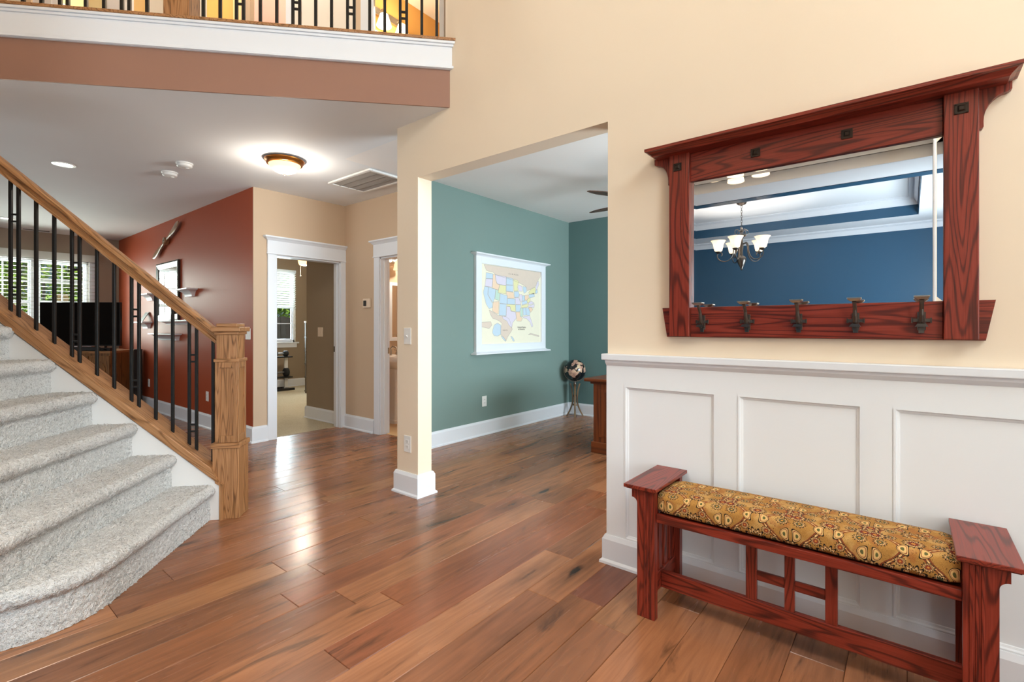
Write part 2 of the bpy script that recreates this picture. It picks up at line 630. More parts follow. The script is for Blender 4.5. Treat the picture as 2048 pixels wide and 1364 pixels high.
BLIND = frosted('blind_slat', '#e4e2de', 0.0, '#ffffff')
SHADEW = frosted('amber_lamp_glass', '#f6ead2', 1.7, '#ffd08a')
SHADE = frosted('frosted_lamp_shade', '#f6efe4', 0.35, '#ffe2bf')
LEDW = emit('downlight_lens', '#ffffff', 9.0, '#fff4e6')
VANB = emit('vanity_shade', '#fff2dc', 3.2, '#ffe2b0')
AMBER = Mt('amber_lit_bronze').set(lin('#a8672a'), 0.3, 0.85)  # bronze with the bowl's amber glow put into its colour

# ------------------------------------------------------------------ setting
XW, XB, CZ, UZ = 2.352, 2.483, 2.743, 5.63
ST = 'structure'

# floor with its planks
fl = MB()
fl.box(-4.75, -2.45, -0.14, 6.15, 10.8, -0.007)
floor = fl.build('floor', SUBFLOOR, kind=ST)
PW = 0.1745
pal = ['#80543a', '#8a5c40', '#8f6043', '#7d523a', '#946546', '#865a3f', '#79523c', '#916245', '#82573e', '#8a6144', '#7f553f']
forced = {0: (1.015, '#7d4c35'), 1: (1.40, '#7f4d33'), 3: (1.10, '#835239'), -1: (2.245, '#9b6b4e'), -3: (1.947, '#6d4334'), -2: (3.3, '#6f4534')}
npl = 0
for k in range(-16, 53):
    y0 = 1.576 + k * PW
    y1 = y0 + PW
    ym = (y0 + y1) / 2
    if ym < -1.4 or ym > 10.68: continue
    xa = max((1.71 - 0.628 * y1) / 0.778 - 0.5, 0.086 * ym - 0.75, -1.3)
    if ym > 4.6: xa = max(xa, 0.35)
    xb = 2.352 if ym < 0.95 else min(6.015, (ym + 0.75) / 0.53)
    if ym > 3.81: xb = min(xb, 3.52)
    if ym > 5.53: xb = 2.352
    if xb - xa < 0.2: continue
    joints = [xa]
    r = random.Random(k * 13 + 5)
    if k in forced:
        j = forced[k][0]
        xs = [j]
        q = j
        while q > xa: q -= r.uniform(1.3, 2.2); xs.append(q)
        q = j
        while q < xb: q += r.uniform(1.3, 2.2); xs.append(q)
        joints += sorted(p for p in xs if xa + 0.05 < p < xb - 0.05)
    else:
        q = xa - r.uniform(0, 1.6) + r.uniform(1.2, 2.0)
        while q < xb - 0.15:
            if q > xa + 0.1: joints.append(q)
            q += r.uniform(1.2, 2.2)
    joints.append(xb)
    for i in range(len(joints) - 1):
        a, b = joints[i] + 0.0007, joints[i + 1] - 0.0007
        c0, c1 = y0 + 0.0006, min(y1, 10.68) - 0.0006
        e = 0.0022
        dz = r.uniform(-0.0006, 0.0)
        cx, cy = (a + b) / 2, (c0 + c1) / 2
        A, B_ = (b - a) / 2, (c1 - c0) / 2
        m = MB()
        m.add([(-A, -B_, -0.007), (A, -B_, -0.007), (A, B_, -0.007), (-A, B_, -0.007),
               (-A, -B_, dz - e), (A, -B_, dz - e), (A, B_, dz - e), (-A, B_, dz - e),
               (-A + e, -B_ + e, dz), (A - e, -B_ + e, dz), (A - e, B_ - e, dz), (-A + e, B_ - e, dz)],
              [(0, 1, 5, 4), (1, 2, 6, 5), (2, 3, 7, 6), (3, 0, 4, 7), (4, 5, 9, 8), (5, 6, 10, 9), (6, 7, 11, 10), (7, 4, 8, 11), (8, 9, 10, 11), (3, 2, 1, 0)])
        o = m.build('plank', PLANK, floor, local=True)
        o.location = (cx, cy, 0)
        c = lin(pal[r.randrange(len(pal))])
        if k in forced and k != -1 and abs(joints[i] - forced[k][0]) < 0.01: c = lin(forced[k][1])
        if k == -1 and abs(joints[i + 1] - forced[k][0]) < 0.01: c = lin(forced[k][1])
        o.color = c
        npl += 1

m = MB()
m.box(2.475, 5.542, -0.006, 6.0, 10.03, 0.006)
m.build('floor', CARPET2, kind=ST)
m = MB()
m.box(3.525, 3.93, -0.006, 5.3, 5.46, 0.003)
m.build('floor', TILE, kind=ST)

# long entry wall with the cased opening to the study
m = MB()
m.box(XW, -2.3, 0, XB, 1.245, CZ, 0)
m.box(XW, 1.245, 2.33, XB, 3.017, CZ, 0)
m.box(XW, 2.78, 0, XB, 3.017, 2.33, 0)
m.box(XW, -2.3, CZ, XB, 2.49, UZ, 0)
m.build('wall_right', CREAM, kind=ST)
# brick red wall of the living room (and its plain back in the bedroom)
m = MB()
m.box(XW, 5.47, 0, 2.42, 10.68, CZ, 0)
m.build('wall_living', RED, kind=ST)
m = MB()
m.box(2.42, 5.585, 0, 2.475, 10.03, CZ, 0)
m.build('wall_bedroom', TAUPE, kind=ST)
# hall wall with the bedroom door
D1a, D1b, DH = 2.593, 3.389, 2.04
m = MB()
m.box(2.353, 5.46, 0, D1a, 5.52, CZ)
m.box(D1b, 5.46, 0, 3.57, 5.52, CZ)
m.box(D1a, 5.46, DH, D1b, 5.52, CZ)
m.build('wall_hall', CREAM2, kind=ST)
m = MB()
m.box(2.42, 5.52, 0, D1a, 5.585, CZ)
m.box(D1b, 5.52, 0, 6.0, 5.585, CZ)
m.box(D1a, 5.52, DH, D1b, 5.585, CZ)
m.build('wall_bedroom', TAUPE, kind=ST)
# hall side wall with bathroom door
m = MB()
m.box(3.45, 4.74, 0, 3.57, 5.46, CZ)
m.box(3.45, 3.93, DH, 3.57, 4.74, CZ)
m.box(3.45, 3.93, 0, 3.57, 3.98, CZ)
m.build('wall_hall', CREAM2, kind=ST)
# study
m = MB()
m.box(3.30, 3.81, 0, 6.015, 3.93, CZ)
m.build('wall_study', TEAL, kind=ST)
m = MB()
m.box(6.015, -1.5, 0, 6.1, 3.93, CZ)
m.build('wall_study', TEALD, kind=ST)
m = MB()
m.box(XB, -1.6, 0, 6.1, -1.5, CZ)
m.build('wall_study', TEAL, kind=ST)
# bathroom
m = MB()
m.box(3.57, 5.40, 0, 5.3, 5.46, CZ)
m.box(5.3, 3.93, 0, 5.4, 5.46, CZ)
m.box(3.57, 3.9305, 0, 5.3, 3.95, CZ)
m.build('wall_bathroom', CREAM2, kind=ST)
# bedroom
m = MB()
m.box(3.47, 5.585, 0, 3.60, 6.42, CZ)
m.build('wall_bedroom', TAUPE, kind=ST)
BW = (4.25, 5.17, 0.93, 2.42)
m = MB()
m.box(2.42, 10.03, 0, BW[0], 10.15, CZ)
m.box(BW[1], 10.03, 0, 6.0, 10.15, CZ)
m.box(BW[0], 10.03, 0, BW[1], 10.15, BW[2])
m.box(BW[0], 10.03, BW[3], BW[1], 10.15, CZ)
m.build('wall_bedroom', TAUPE, kind=ST)
m = MB()
m.box(6.0, 5.46, 0, 6.1, 10.15, CZ)
m.build('wall_bedroom', TAUPE, kind=ST)
# living room
LW = (0.62, 1.95, 0.95, 2.33)
m = MB()
m.box(-3.3, 10.68, 0, LW[0], 10.80, CZ)
m.box(LW[1], 10.68, 0, 2.42, 10.80, CZ)
m.box(LW[0], 10.68, 0, LW[1], 10.80, LW[2])
m.box(LW[0], 10.68, LW[3], LW[1], 10.80, CZ)
m.build('wall_living', TAUPE2, kind=ST)
m = MB()
m.box(-3.42, 4.2, 0, -3.3, 10.8, CZ)
m.build('wall_living', TAUPE2, kind=ST)

# ceilings below the upper floor
m = MB()
BD = lambda d, n: tuple((DV * d + NV * n).xy)
poly = [BD(0.054, 3.402), BD(-4.9, 3.402), (-3.42, 6.6), (-3.42, 10.8), (2.42, 10.8), (2.42, 5.46), (3.57, 5.46), (3.57, 3.93), (XB, 3.93), (XB, 2.6), (XW, 2.6)]
m.prism(poly, 'z', CZ, 3.05)
m.build('ceiling', CEIL, kind=ST)
m = MB()
m.prism(poly, 'z', 3.05, 3.17)
m.build('floor', CARPET2, kind=ST)
m = MB()
m.box(XB, -1.6, CZ, 6.1, 3.93, CZ + 0.1)
m.build('ceiling', paint('white_ceiling_paint', '#f3efec', 0.8), kind=ST)
m = MB()
m.box(3.57, 3.93, CZ, 6.1, 5.46, CZ + 0.1)
m.box(2.42, 5.46, CZ, 6.1, 10.15, CZ + 0.1)
m.build('ceiling', CEIL, kind=ST)
m = MB()
m.box(-4.75, -2.45, UZ, 6.15, 10.85, UZ + 0.1)
m.build('ceiling', CEILB, kind=ST)

# balcony edge: brown beam face, white fascia with mouldings, oak nosing
def edge_strip(n0, n1, z0, z1, dl=-4.9):
    q = MB(DN)
    # right end cut on the plane of the entry wall
    f = lambda n: (XW - 0.001 - NV.x * n) / DV.x
    q.loft([[(dl, n0, z0), (dl, n1, z0), (dl, n1, z1), (dl, n0, z1)],
            [(f(n0), n0, z0), (f(n1), n1, z0), (f(n1), n1, z1), (f(n0), n0, z1)]])
    return q
t2 = empty('trim_2', tuple(DV * -2 + NV * 3.4), 0, ST)
edge_strip(3.392, 3.4018, CZ - 0.0005, 3.0).build('beam_face', BROWN, t2)
q = edge_strip(3.376, 3.3915, 2.996, 3.18)
q.build('fascia_board', WHITE, t2)
edge_strip(3.366, 3.3755, 2.998, 3.016).build('bead', WHITE, t2, bevel=0.003)
edge_strip(3.356, 3.3755, 3.163, 3.180).build('crown_moulding', WHITE, t2, bevel=0.003)
edge_strip(3.366, 3.3755, 3.146, 3.1625).build('crown_moulding', WHITE, t2, bevel=0.003)
edge_strip(3.352, 3.56, 3.1805, 3.2).build('nosing', OAK['x'], t2, bevel=0.004)

# wall above the dining room, front wall, stair side wall, outer shell
m = MB()
m.box(-0.62, -2.3, CZ, -0.5, 3.22, UZ)
m.build('wall_left', CREAM, kind=ST)
m = MB()
m.box(-4.75, -2.42, 0, 2.5, -2.3, UZ)
m.build('wall_front', CREAM, kind=ST)
m = MB(DN)
m.box(-5.4, 1.92, 0, -2.02, 2.04, UZ)
m.build('wall_stair', CREAM, kind=ST)
m = MB()
m.box(-4.75, -2.3, CZ, -4.6, 10.8, UZ)
m.box(-4.6, 10.80, CZ, 6.1, 10.9, UZ)
m.box(6.1, -2.3, 0, 6.2, 10.8, UZ)
m.box(2.5, -2.42, CZ, 6.1, -2.3, UZ)
m.build('wall_outer', CREAM, kind=ST)
# partition end between entry and dining room with white casing
m = MB()
m.box(-0.62, -2.3, 0, -0.5, -0.166, CZ - 0.001)
m.build('wall_dining', CREAM, kind=ST)
m = MB()
m.box(-0.64, -0.166, 0, -0.48, -0.150, CZ - 0.002)
m.build('trim_3', WHITE, kind=ST, bevel=0.002)
# dining room with tray ceiling
m = MB()
m.box(-4.6, -0.95, 0, -4.43, 4.5, CZ)
m.box(-4.43, 4.4, 0, -1.95, 4.5, CZ)
m.box(-4.43, -0.95, 0, -0.62, -0.85, CZ)
m.build('wall_dining', NAVY, kind=ST)
TX0, TX1, TY0, TY1, TZ = -3.83, -1.66, -0.10, 3.72, 2.985
m = MB()
m.box(-4.6, -0.95, CZ, -0.5, TY0, CZ + 0.1)
m.box(-4.6, TY1, CZ, -0.5, 4.5, CZ + 0.1)
m.box(-4.6, TY0, CZ, TX0, TY1, CZ + 0.1)
m.box(TX1, TY0, CZ, -0.5, TY1, CZ + 0.1)
m.build('ceiling', CEIL, kind=ST)
m = MB()
m.box(TX0 - 0.2, TY0 - 0.2, TZ, TX1 + 0.2, TY1 + 0.2, TZ + 0.1)
m.build('ceiling', CEIL, kind=ST)
t4 = empty('trim_4', (-2.7, 1.8, CZ), 0, ST)
m = MB()
m.box(TX0 - 0.09, TY0, CZ + 0.001, TX0 + 0.004, TY1, TZ)
m.box(TX1 - 0.004, TY0, CZ + 0.001, TX1 + 0.09, TY1, TZ)
m.box(TX0 - 0.09, TY0 - 0.09, CZ + 0.001, TX1 + 0.09, TY0 + 0.004, TZ)
m.box(TX0 - 0.09, TY1 - 0.004, CZ + 0.001, TX1 + 0.09, TY1 + 0.09, TZ)
m.box(TX1, TY0 - 0.1, CZ - 0.006, TX1 + 0.15, TY1 + 0.1, CZ)
m.build('tray_band', NAVY, t4)


def crown_ring(x0, y0, x1, y1, zt, h, d, s=1):
    """crown moulding round a rectangle, inside faces; profile from wall to ceiling"""
    q = MB()
    prof = [(0.0, -h), (0.012, -h), (0.016, -h * 0.8), (d * 0.45, -h * 0.35), (d * 0.85, -0.022), (d, -0.018), (d, 0.0), (0.0, 0.0)]
    rings = []
    for ax, ay, sx, sy in ((x0, y0, 1, 1), (x1, y0, -1, 1), (x1, y1, -1, -1), (x0, y1, 1, -1), (x0, y0, 1, 1)):
        rings.append([(ax + sx * a, ay + sy * a, zt + b) for a, b in prof])
    q.loft(rings, 0, False)
    return q


crown_ring(TX0 + 0.004, TY0 + 0.004, TX1 - 0.004, TY1 - 0.004, TZ, 0.105, 0.10).build('crown_moulding', WHITE, t4)
crown_ring(-4.43, -0.85, -0.62, 4.4, CZ, 0.1, 0.085).build('crown_moulding', WHITE, t4)

# upper floor rooms behind the balcony (painted walls and doors seen through the balusters)
def loft(name, d0, d1, n, mat, n2=None, z1=UZ, z0=3.17, kind=ST):
    q = MB(DN)
    q.box(d0, n, z0, d1, n2 or n + 0.1, z1)
    return q.build(name, mat, kind=kind)
for d0, d1, mt in ((-5.2, -3.385, LOFTW), (-2.955, -2.83, YEL), (-2.49, -2.05, LOFTW), (-1.30, -0.755, LOFTW)):
    loft('wall_loft', d0, d1, 4.6, mt)
for d0, d1 in ((-3.385, -3.345), (-1.722, -1.652), (-0.757, -0.714)):
    loft('trim_5', d0, d1, 4.585, CREAM2, 4.69)
for d0, d1 in ((-1.352, -1.30), (-0.714, -0.6), (-0.012, 0.03)):
    loft('trim_5', d0, d1, 4.58, WHITE, 4.69)
loft('wall_loft', 0.03, 0.4, 4.6, LOFTW)
loft('wall_loft', -2.92, -2.74, 5.1, YEL, 5.2)
loft('wall_loft', -2.75, -2.16, 5.9, GOLD, 6.0)
loft('wall_loft', -2.02, -1.58, 5.5, PINK, 5.6)
loft('wall_loft', -1.95, -1.87, 5.0, YEL, 5.05)
def door_slab(n_, d0, d1):
    o = empty(n_, tuple(DV * d0 + NV * 4.62) , 0, ST)
    MB(DN).box(d0, 4.6, 3.18, d1, 4.64, 5.2).build('door_leaf', LAV, o)
    q = MB(DN)
    for z0, z1 in ((3.4, 4.0), (4.15, 5.05)):
        q.box(d0 + 0.035, 4.594, z0, d1 - 0.035, 4.6, z1)
    q.build('panel', LAV, o, bevel=0.004)
door_slab('door_3', -3.345, -3.165)
door_slab('door_4', -2.82, -2.605)
# far room of the loft with a cased door head
m = MB()
m.box(-0.6, 8.4, 3.17, 2.4, 8.5, UZ)
m.build('wall_loft', YEL, kind=ST)
m = MB()
m.box(0.7, 8.37, 5.15, 1.9, 8.4, 5.29)
m.box(0.66, 8.33, 5.29, 1.94, 8.4, 5.34)
m.box(0.7, 8.375, 3.17, 0.8, 8.4, 5.15)
m.box(1.8, 8.375, 3.17, 1.9, 8.4, 5.15)
m.build('trim_6', WHITE, kind=ST, bevel=0.004)
m = MB()
m.box(2.9, 5.275, 3.17, 5.9, 5.38, UZ)
m.box(5.5, 2.6, 3.17, 5.6, 5.275, UZ)
m.build('wall_loft', GOLD, kind=ST)

# ------------------------------------------------------------------ wainscot on the entry wall
t1 = empty('trim_1', (XW, -0.5, 0), 0, ST)
XF_ = 2.336
ys = [1.245, 1.14]
PAN = []
yy = 1.14
while yy > -2.0:
    PAN.append((yy - 0.45, yy))
    yy -= 0.5475
MB().box(XF_, -2.3, 0.935, 2.3515, 1.2445, 1.064).build('rail', WAINS, t1)
MB().box(XF_, -2.3, 0.0, 2.3515, 1.2445, 0.146).build('rail', WAINS, t1)
prev = 1.2445
for a, b in PAN:
    MB().box(XF_, b, 0.146, 2.3515, prev, 0.935).build('stile', WAINS, t1)
    p = MB().box(2.3465, a, 0.146, 2.3515, b, 0.935).build('panel', WAINS, t1)
    q = MB()
    w_ = 0.017
    rings = []
    for cy, cz, sy, sz in ((a, 0.146, 1, 1), (b, 0.146, -1, 1), (b, 0.935, -1, -1), (a, 0.935, 1, -1), (a, 0.146, 1, 1)):
        rings.append([(XF_ - 0.003, cy - sy * 0.001, cz - sz * 0.001), (XF_ - 0.003, cy + sy * 0.006, cz + sz * 0.006), (2.3405, cy + sy * 0.010, cz + sz * 0.010), (2.343, cy + sy * w_, cz + sz * w_), (2.3464, cy + sy * (w_ + 0.002), cz + sz * (w_ + 0.002))])
    q.loft(rings, 0, False, closed=False)
    q.build('panel_moulding', WAINS, p)
    prev = a
MB().box(XF_, -2.3, 0.146, 2.3515, prev, 0.935).build('stile', WAINS, t1)
q = MB()
q.box(2.308, -2.3, 1.066, XW, 1.262, 1.098)
q.box(XW, 1.246, 1.066, XB + 0.0, 1.262, 1.098)
q.build('cap', WHITE, t1, bevel=0.004)
q = MB()
q.prism([(2.3355, 1.0655), (2.318, 1.0655), (2.322, 1.053), (2.3355, 1.036)], 'y', -2.3, 1.245)
q.build('cap_moulding', WHITE, t1)


def baseboard(name, x0, y0, x1, y1, side, h=0.163, mat=WHITE, th=0.02):
    """a skirting board along a wall from (x0,y0) to (x1,y1), sticking out towards side (unit vector)"""
    q = MB()
    prof = [(0.0, 0.0), (th + 0.012, 0.0), (th + 0.011, 0.012), (th, 0.022), (th, h - 0.022), (th - 0.008, h - 0.006), (th - 0.011, h), (0.0, h)]
    rings = [[(px_ + side[0] * a, py_ + side[1] * a, b) for a, b in prof] for px_, py_ in ((x0, y0), (x1, y1))]
    if (x1 - x0) * side[1] - (y1 - y0) * side[0] > 0: rings = rings[::-1]
    q.loft(rings)
    return q.build(name, mat, kind=ST)


q = MB()
def base_wrap(q, corners, h, th):
    prof = [(0.0, 0.0), (th + 0.012, 0.0), (th + 0.011, 0.012), (th, 0.022), (th, h - 0.022), (th - 0.008, h - 0.006), (th - 0.011, h), (0.0, h)]
    rings = [[(x + sx * a, y + sy * a, b) for a, b in prof] for x, y, sx, sy in corners]
    q.loft(rings)
base_wrap(q, [(XF_, -2.3, -1, 0), (XF_, 1.245, -1, 1), (XB, 1.245, 0, 1)], 0.146, 0.017)
q.build('baseboard_right', WHITE, kind=ST)
q = MB()
base_wrap(q, [(XB, 3.017, 1, 1), (XW, 3.017, -1, 1), (XW, 2.78, -1, -1), (XB, 2.78, 1, -1), (XB, 3.017, 1, 1)], 0.163, 0.02)
q.build('baseboard_pillar', WHITE, kind=ST)
baseboard('baseboard_study', 3.30, 3.81, 6.015, 3.81, (0, -1))
baseboard('baseboard_study', 6.015, -1.5, 6.015, 3.79, (-1, 0))
baseboard('baseboard_living', XW, 5.485, XW, 10.68, (-1, 0), 0.172)
q = MB()
base_wrap(q, [(XW, 5.485, -1, 0), (XW, 5.46, -1, -1), (2.4985, 5.46, 0, -1)], 0.172, 0.02)
q.build('baseboard_hall', WHITE, kind=ST)
baseboard('baseboard_hall', 3.45, 5.46, 3.45, 4.845, (-1, 0), 0.165)
q = MB()
base_wrap(q, [(3.47, 5.586, -1, 0), (3.47, 6.42, -1, 1), (3.60, 6.42, 0, 1)], 0.165, 0.018)
q.build('baseboard_bedroom', WHITE, kind=ST)
baseboard('baseboard_bedroom', 2.475, 10.03, 6.0, 10.03, (0, -1), 0.165)
baseboard('baseboard_bathroom', 3.57, 5.40, 5.3, 5.40, (0, -1), 0.14)


# ------------------------------------------------------------------ craftsman door casings
def casing_x(name, xa, xb, yf, ztop):
    """door trim on a wall facing -y; opening xa..xb"""
    o = empty(name, ((xa + xb) / 2, yf, 0), 0, ST)
    MB().box(xa - 0.095, yf - 0.02, 0, xa + 0.004, yf, ztop + 0.005).build('side_casing', WHITE, o, bevel=0.003)
    MB().box(xb - 0.004, yf - 0.02, 0, xb + 0.095, yf, ztop + 0.005).build('side_casing', WHITE, o, bevel=0.003)
    MB().box(xa - 0.10, yf - 0.024, ztop + 0.005, xb + 0.10, yf, ztop + 0.15).build('head_casing', WHITE, o, bevel=0.002)
    q = MB()
    q.box(xa - 0.106, yf - 0.03, ztop + 0.002, xb + 0.106, yf, ztop + 0.016)
    q.build('bead', WHITE, o, bevel=0.004)
    q = MB()
    prof = [(0.024, 0.15), (0.03, 0.157), (0.045, 0.172), (0.058, 0.18), (0.062, 0.183), (0.062, 0.198), (0.0, 0.198), (0.0, 0.15)]
    rings = []
    for x, s, wd in ((xa - 0.10, -1, 0), (xa - 0.10, -1, 1), (xb + 0.10, 1, 1), (xb + 0.10, 1, 0)):
        rings.append([(x + s * max(a - 0.024, 0), yf - (a if wd else 0.0), ztop + b) for a, b in prof])
    q.loft(rings)
    q.build('head_crown', WHITE, o)
    return o


dr1 = casing_x('door_1', D1a, D1b, 5.46, DH)
q = MB()
q.box(D1a, 5.46, 0, D1a + 0.014, 5.586, DH)
q.box(D1b - 0.014, 5.46, 0, D1b, 5.586, DH)
q.box(D1a, 5.46, DH - 0.014, D1b, 5.586, DH)
q.build('jamb', WHITE, dr1)
q = MB()
q.box(D1b - 0.026, 5.505, 0, D1b - 0.014, 5.545, DH - 0.014)
q.box(D1a + 0.014, 5.505, 0, D1a + 0.026, 5.545, DH - 0.014)
q.build('door_stop', WHITE, dr1, bevel=0.003)
MB().box(D1b - 0.017, 5.552, 0.93, D1b - 0.013, 5.58, 1.0).build('strike_plate', BRONZE, dr1)

dr2 = empty('door_2', (3.45, 4.36, 0), 0, ST)
y1, y0 = 4.74, 3.98
for a, b in ((y1 - 0.004, y1 + 0.095), (y0 - 0.095, y0 + 0.004)):
    MB().box(3.43, a, 0, 3.45, b, DH + 0.005).build('side_casing', WHITE, dr2, bevel=0.003)
MB().box(3.426, y0 - 0.10, DH + 0.005, 3.45, y1 + 0.10, DH + 0.15).build('head_casing', WHITE, dr2, bevel=0.002)
MB().box(3.42, y0 - 0.106, DH + 0.002, 3.45, y1 + 0.106, DH + 0.016).build('bead', WHITE, dr2, bevel=0.004)
q = MB()
prof = [(0.024, 0.15), (0.03, 0.157), (0.045, 0.172), (0.058, 0.18), (0.062, 0.183), (0.062, 0.198), (0.0, 0.198), (0.0, 0.15)]
q.loft([[(3.45 - (a if wd else 0), y + s * max(a - 0.024, 0), DH + b) for a, b in prof] for y, s, wd in ((y1 + 0.1, 1, 0), (y1 + 0.1, 1, 1), (y0 - 0.1, -1, 1), (y0 - 0.1, -1, 0))])
q.build('head_crown', WHITE, dr2)
q = MB()
q.box(3.45, y1 - 0.014, 0, 3.572, y1, DH)
q.box(3.45, y0, 0, 3.572, y0 + 0.014, DH)
q.box(3.45, y0, DH - 0.014, 3.572, y1, DH)
q.build('jamb', WHITE, dr2)
MB().box(3.49, y1 - 0.026, 0, 3.53, y1 - 0.014, DH - 0.014).build('door_stop', WHITE, dr2, bevel=0.003)
MB().box(3.548, y1 - 0.018, 0.93, 3.568, y1 - 0.012, 1.0).build('strike_plate', NICKEL, dr2)

# ------------------------------------------------------------------ living room window, bedroom window
def window_unit(name, xa, xb, za, zb, yin, yout, units, meet=None, mat=WHITE, apron=True):
    """a window in a wall facing -y; yin is the room side face of the wall"""
    o = empty(name, ((xa + xb) / 2, yin, za), 0, ST)
    q = MB()
    q.box(xa - 0.02, yin - 0.035, za - 0.03, xb + 0.07, yin + 0.06, za)
    q.build('window_sill', mat, o, bevel=0.003)
    if apron: MB().box(xa, yin - 0.016, za - 0.11, xb + 0.03, yin - 0.001, za - 0.03).build('apron', mat, o, bevel=0.003)
    q = MB()
    yf, yb = yin + 0.03, yout - 0.02
    q.box(xa, yf, za, xa + 0.03, yb, zb)
    q.box(xb - 0.03, yf, za, xb, yb, zb)
    q.box(xa, yf, zb - 0.04, xb, yb, zb)
    q.box(xa, yf, za, xb, yb, za + 0.04)
    q.build('window_frame', mat, o)
    n = len(units) - 1
    for i, u in enumerate(units):
        if 0 < i < n:
            MB().box(u - 0.045, yf - 0.005, za + 0.04, u + 0.045, yb, zb - 0.04).build('mullion_post', mat, o)
    for i in range(n):
        a = units[i] + (0.045 if i else 0.03)
        b = units[i + 1] - (0.045 if i < n - 1 else 0.03)
        zm = meet or (za + zb) / 2
        for z0, z1, yy_ in ((za + 0.04, zm, yf + 0.03), (zm, zb - 0.04, yf + 0.05)):
            f = MB()
            f.box(a, yy_, z0, a + 0.026, yy_ + 0.03, z1)
            f.box(b - 0.026, yy_, z0, b, yy_ + 0.03, z1)
            f.box(a + 0.026, yy_, z0, b - 0.026, yy_ + 0.03, z0 + 0.026)
            f.box(a + 0.026, yy_, z1 - 0.026, b - 0.026, yy_ + 0.03, z1)
            xm = (a + b) / 2
            f.box(xm - 0.009, yy_ + 0.005, z0 + 0.026, xm + 0.009, yy_ + 0.022, z1 - 0.026)
            zz = (z0 + z1) / 2
            f.box(a + 0.026, yy_ + 0.005, zz - 0.009, xm - 0.009, yy_ + 0.022, zz + 0.009)
            f.box(xm + 0.009, yy_ + 0.005, zz - 0.009, b - 0.026, yy_ + 0.022, zz + 0.009)
            s = f.build('sash', mat, o)
            MB().box(a + 0.03, yy_ + 0.012, z0 + 0.03, b - 0.03, yy_ + 0.015, z1 - 0.03).build('pane', GLASS, s)
    return o


window_unit('window_1', LW[0], LW[1], LW[2], LW[3], 10.68, 10.80, [0.62, 1.30, 1.95], 1.64)
m = MB()
for a, b in ((LW[0] - 0.10, LW[0]), (LW[1], LW[1] + 0.09)):
    m.box(a, 10.66, LW[2] - 0.03, b, 10.6795, LW[3])
m.build('trim_7', WHITE, kind=ST, bevel=0.003)
window_unit('window_2', BW[0], BW[1], BW[2], BW[3], 10.03, 10.15, [BW[0], BW[1]], 1.66)
m = MB()
m.box(BW[1] - 0.01, 10.008, BW[2], BW[1] + 0.09, 10.0295, BW[3] + 0.1)
m.box(BW[0] - 0.09, 10.008, BW[2], BW[0] + 0.01, 10.0295, BW[3] + 0.1)
m.box(BW[0] + 0.01, 10.008, BW[3] - 0.01, BW[1] - 0.01, 10.0295, BW[3] + 0.1)
m.build('trim_8', TAUPE, kind=ST)


def blind(label, xa, xb, zt, zb, y, val_h, pitch=0.05, tilt=0.1, vover=0.0, vd=0.05, group='window blinds', sm=None):
    t = thing('window_blind', label, 'blind', ((xa + xb) / 2, y, zb), 0, group)
    MB().box(xa - vover, y - vd, zt - val_h, xb + vover, y + 0.002, zt).build('valance', BLIND, t, bevel=0.004)
    q = MB()
    z = zt - val_h - 0.02
    while z > zb + 0.03:
        q.loft([[(xa, y - 0.02, z + tilt * 0.02), (xa, y + 0.022, z - tilt * 0.02), (xa, y + 0.022, z - tilt * 0.02 + 0.0025), (xa, y - 0.02, z + tilt * 0.02 + 0.0025)],
                [(xb, y - 0.02, z + tilt * 0.02), (xb, y + 0.022, z - tilt * 0.02), (xb, y + 0.022, z - tilt * 0.02 + 0.0025), (xb, y - 0.02, z + tilt * 0.02 + 0.0025)]])
        z -= pitch
    q.build('slat', sm or BLIND, t, kind='stuff')
    MB().box(xa, y - 0.022, zb, xb, y + 0.022, zb + 0.02).build('bottom_rail', BLIND, t, bevel=0.003)
    for f in (0.15, 0.5, 0.85):
        x = xa + (xb - xa) * f
        MB().box(x - 0.0012, y - 0.024, zb, x + 0.0012, y - 0.0225, zt - val_h).build('ladder_cord', BLIND, t)
    return t


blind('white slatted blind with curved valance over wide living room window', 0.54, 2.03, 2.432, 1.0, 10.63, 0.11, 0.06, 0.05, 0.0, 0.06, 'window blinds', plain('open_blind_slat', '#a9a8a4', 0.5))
blind('white blind lowered halfway down the bedroom window', BW[0] + 0.005, BW[1] - 0.005, BW[3] + 0.005, 1.63, 10.01, 0.05, 0.045, 0.75, 0.0, 0.03)

# added, unseen side window in the living room; its pane glows by itself
o = empty('added_side_window', (-3.3, 6.4, 0.9), 0, ST)
m = MB()
for a, b, c, d in ((5.6, 5.7, 0.8, 2.4), (7.1, 7.2, 0.8, 2.4), (5.6, 7.2, 2.3, 2.4), (5.6, 7.2, 0.8, 0.9), (6.36, 6.44, 0.9, 2.3)):
    m.box(-3.299, a, c, -3.265, b, d)
m.build('window_frame', WHITE, o)
MB().box(-3.298, 5.7, 0.9, -3.292, 7.1, 2.3).build('pane', emit('added_glowing_pane', '#e6e4e2', 0.9, '#f4ece8'), o)
q = MB()
z = 0.95
while z < 2.28:
    q.box(-3.288, 5.7, z, -3.27, 7.1, z + 0.012)
    z += 0.05
q.build('slat', BLIND, o, kind='stuff')

# ------------------------------------------------------------------ garden outside
m = MB()
m.box(-14, 10.9, -0.6, 20, 32, -0.35)
m.build('ground', LAWN, kind=ST)


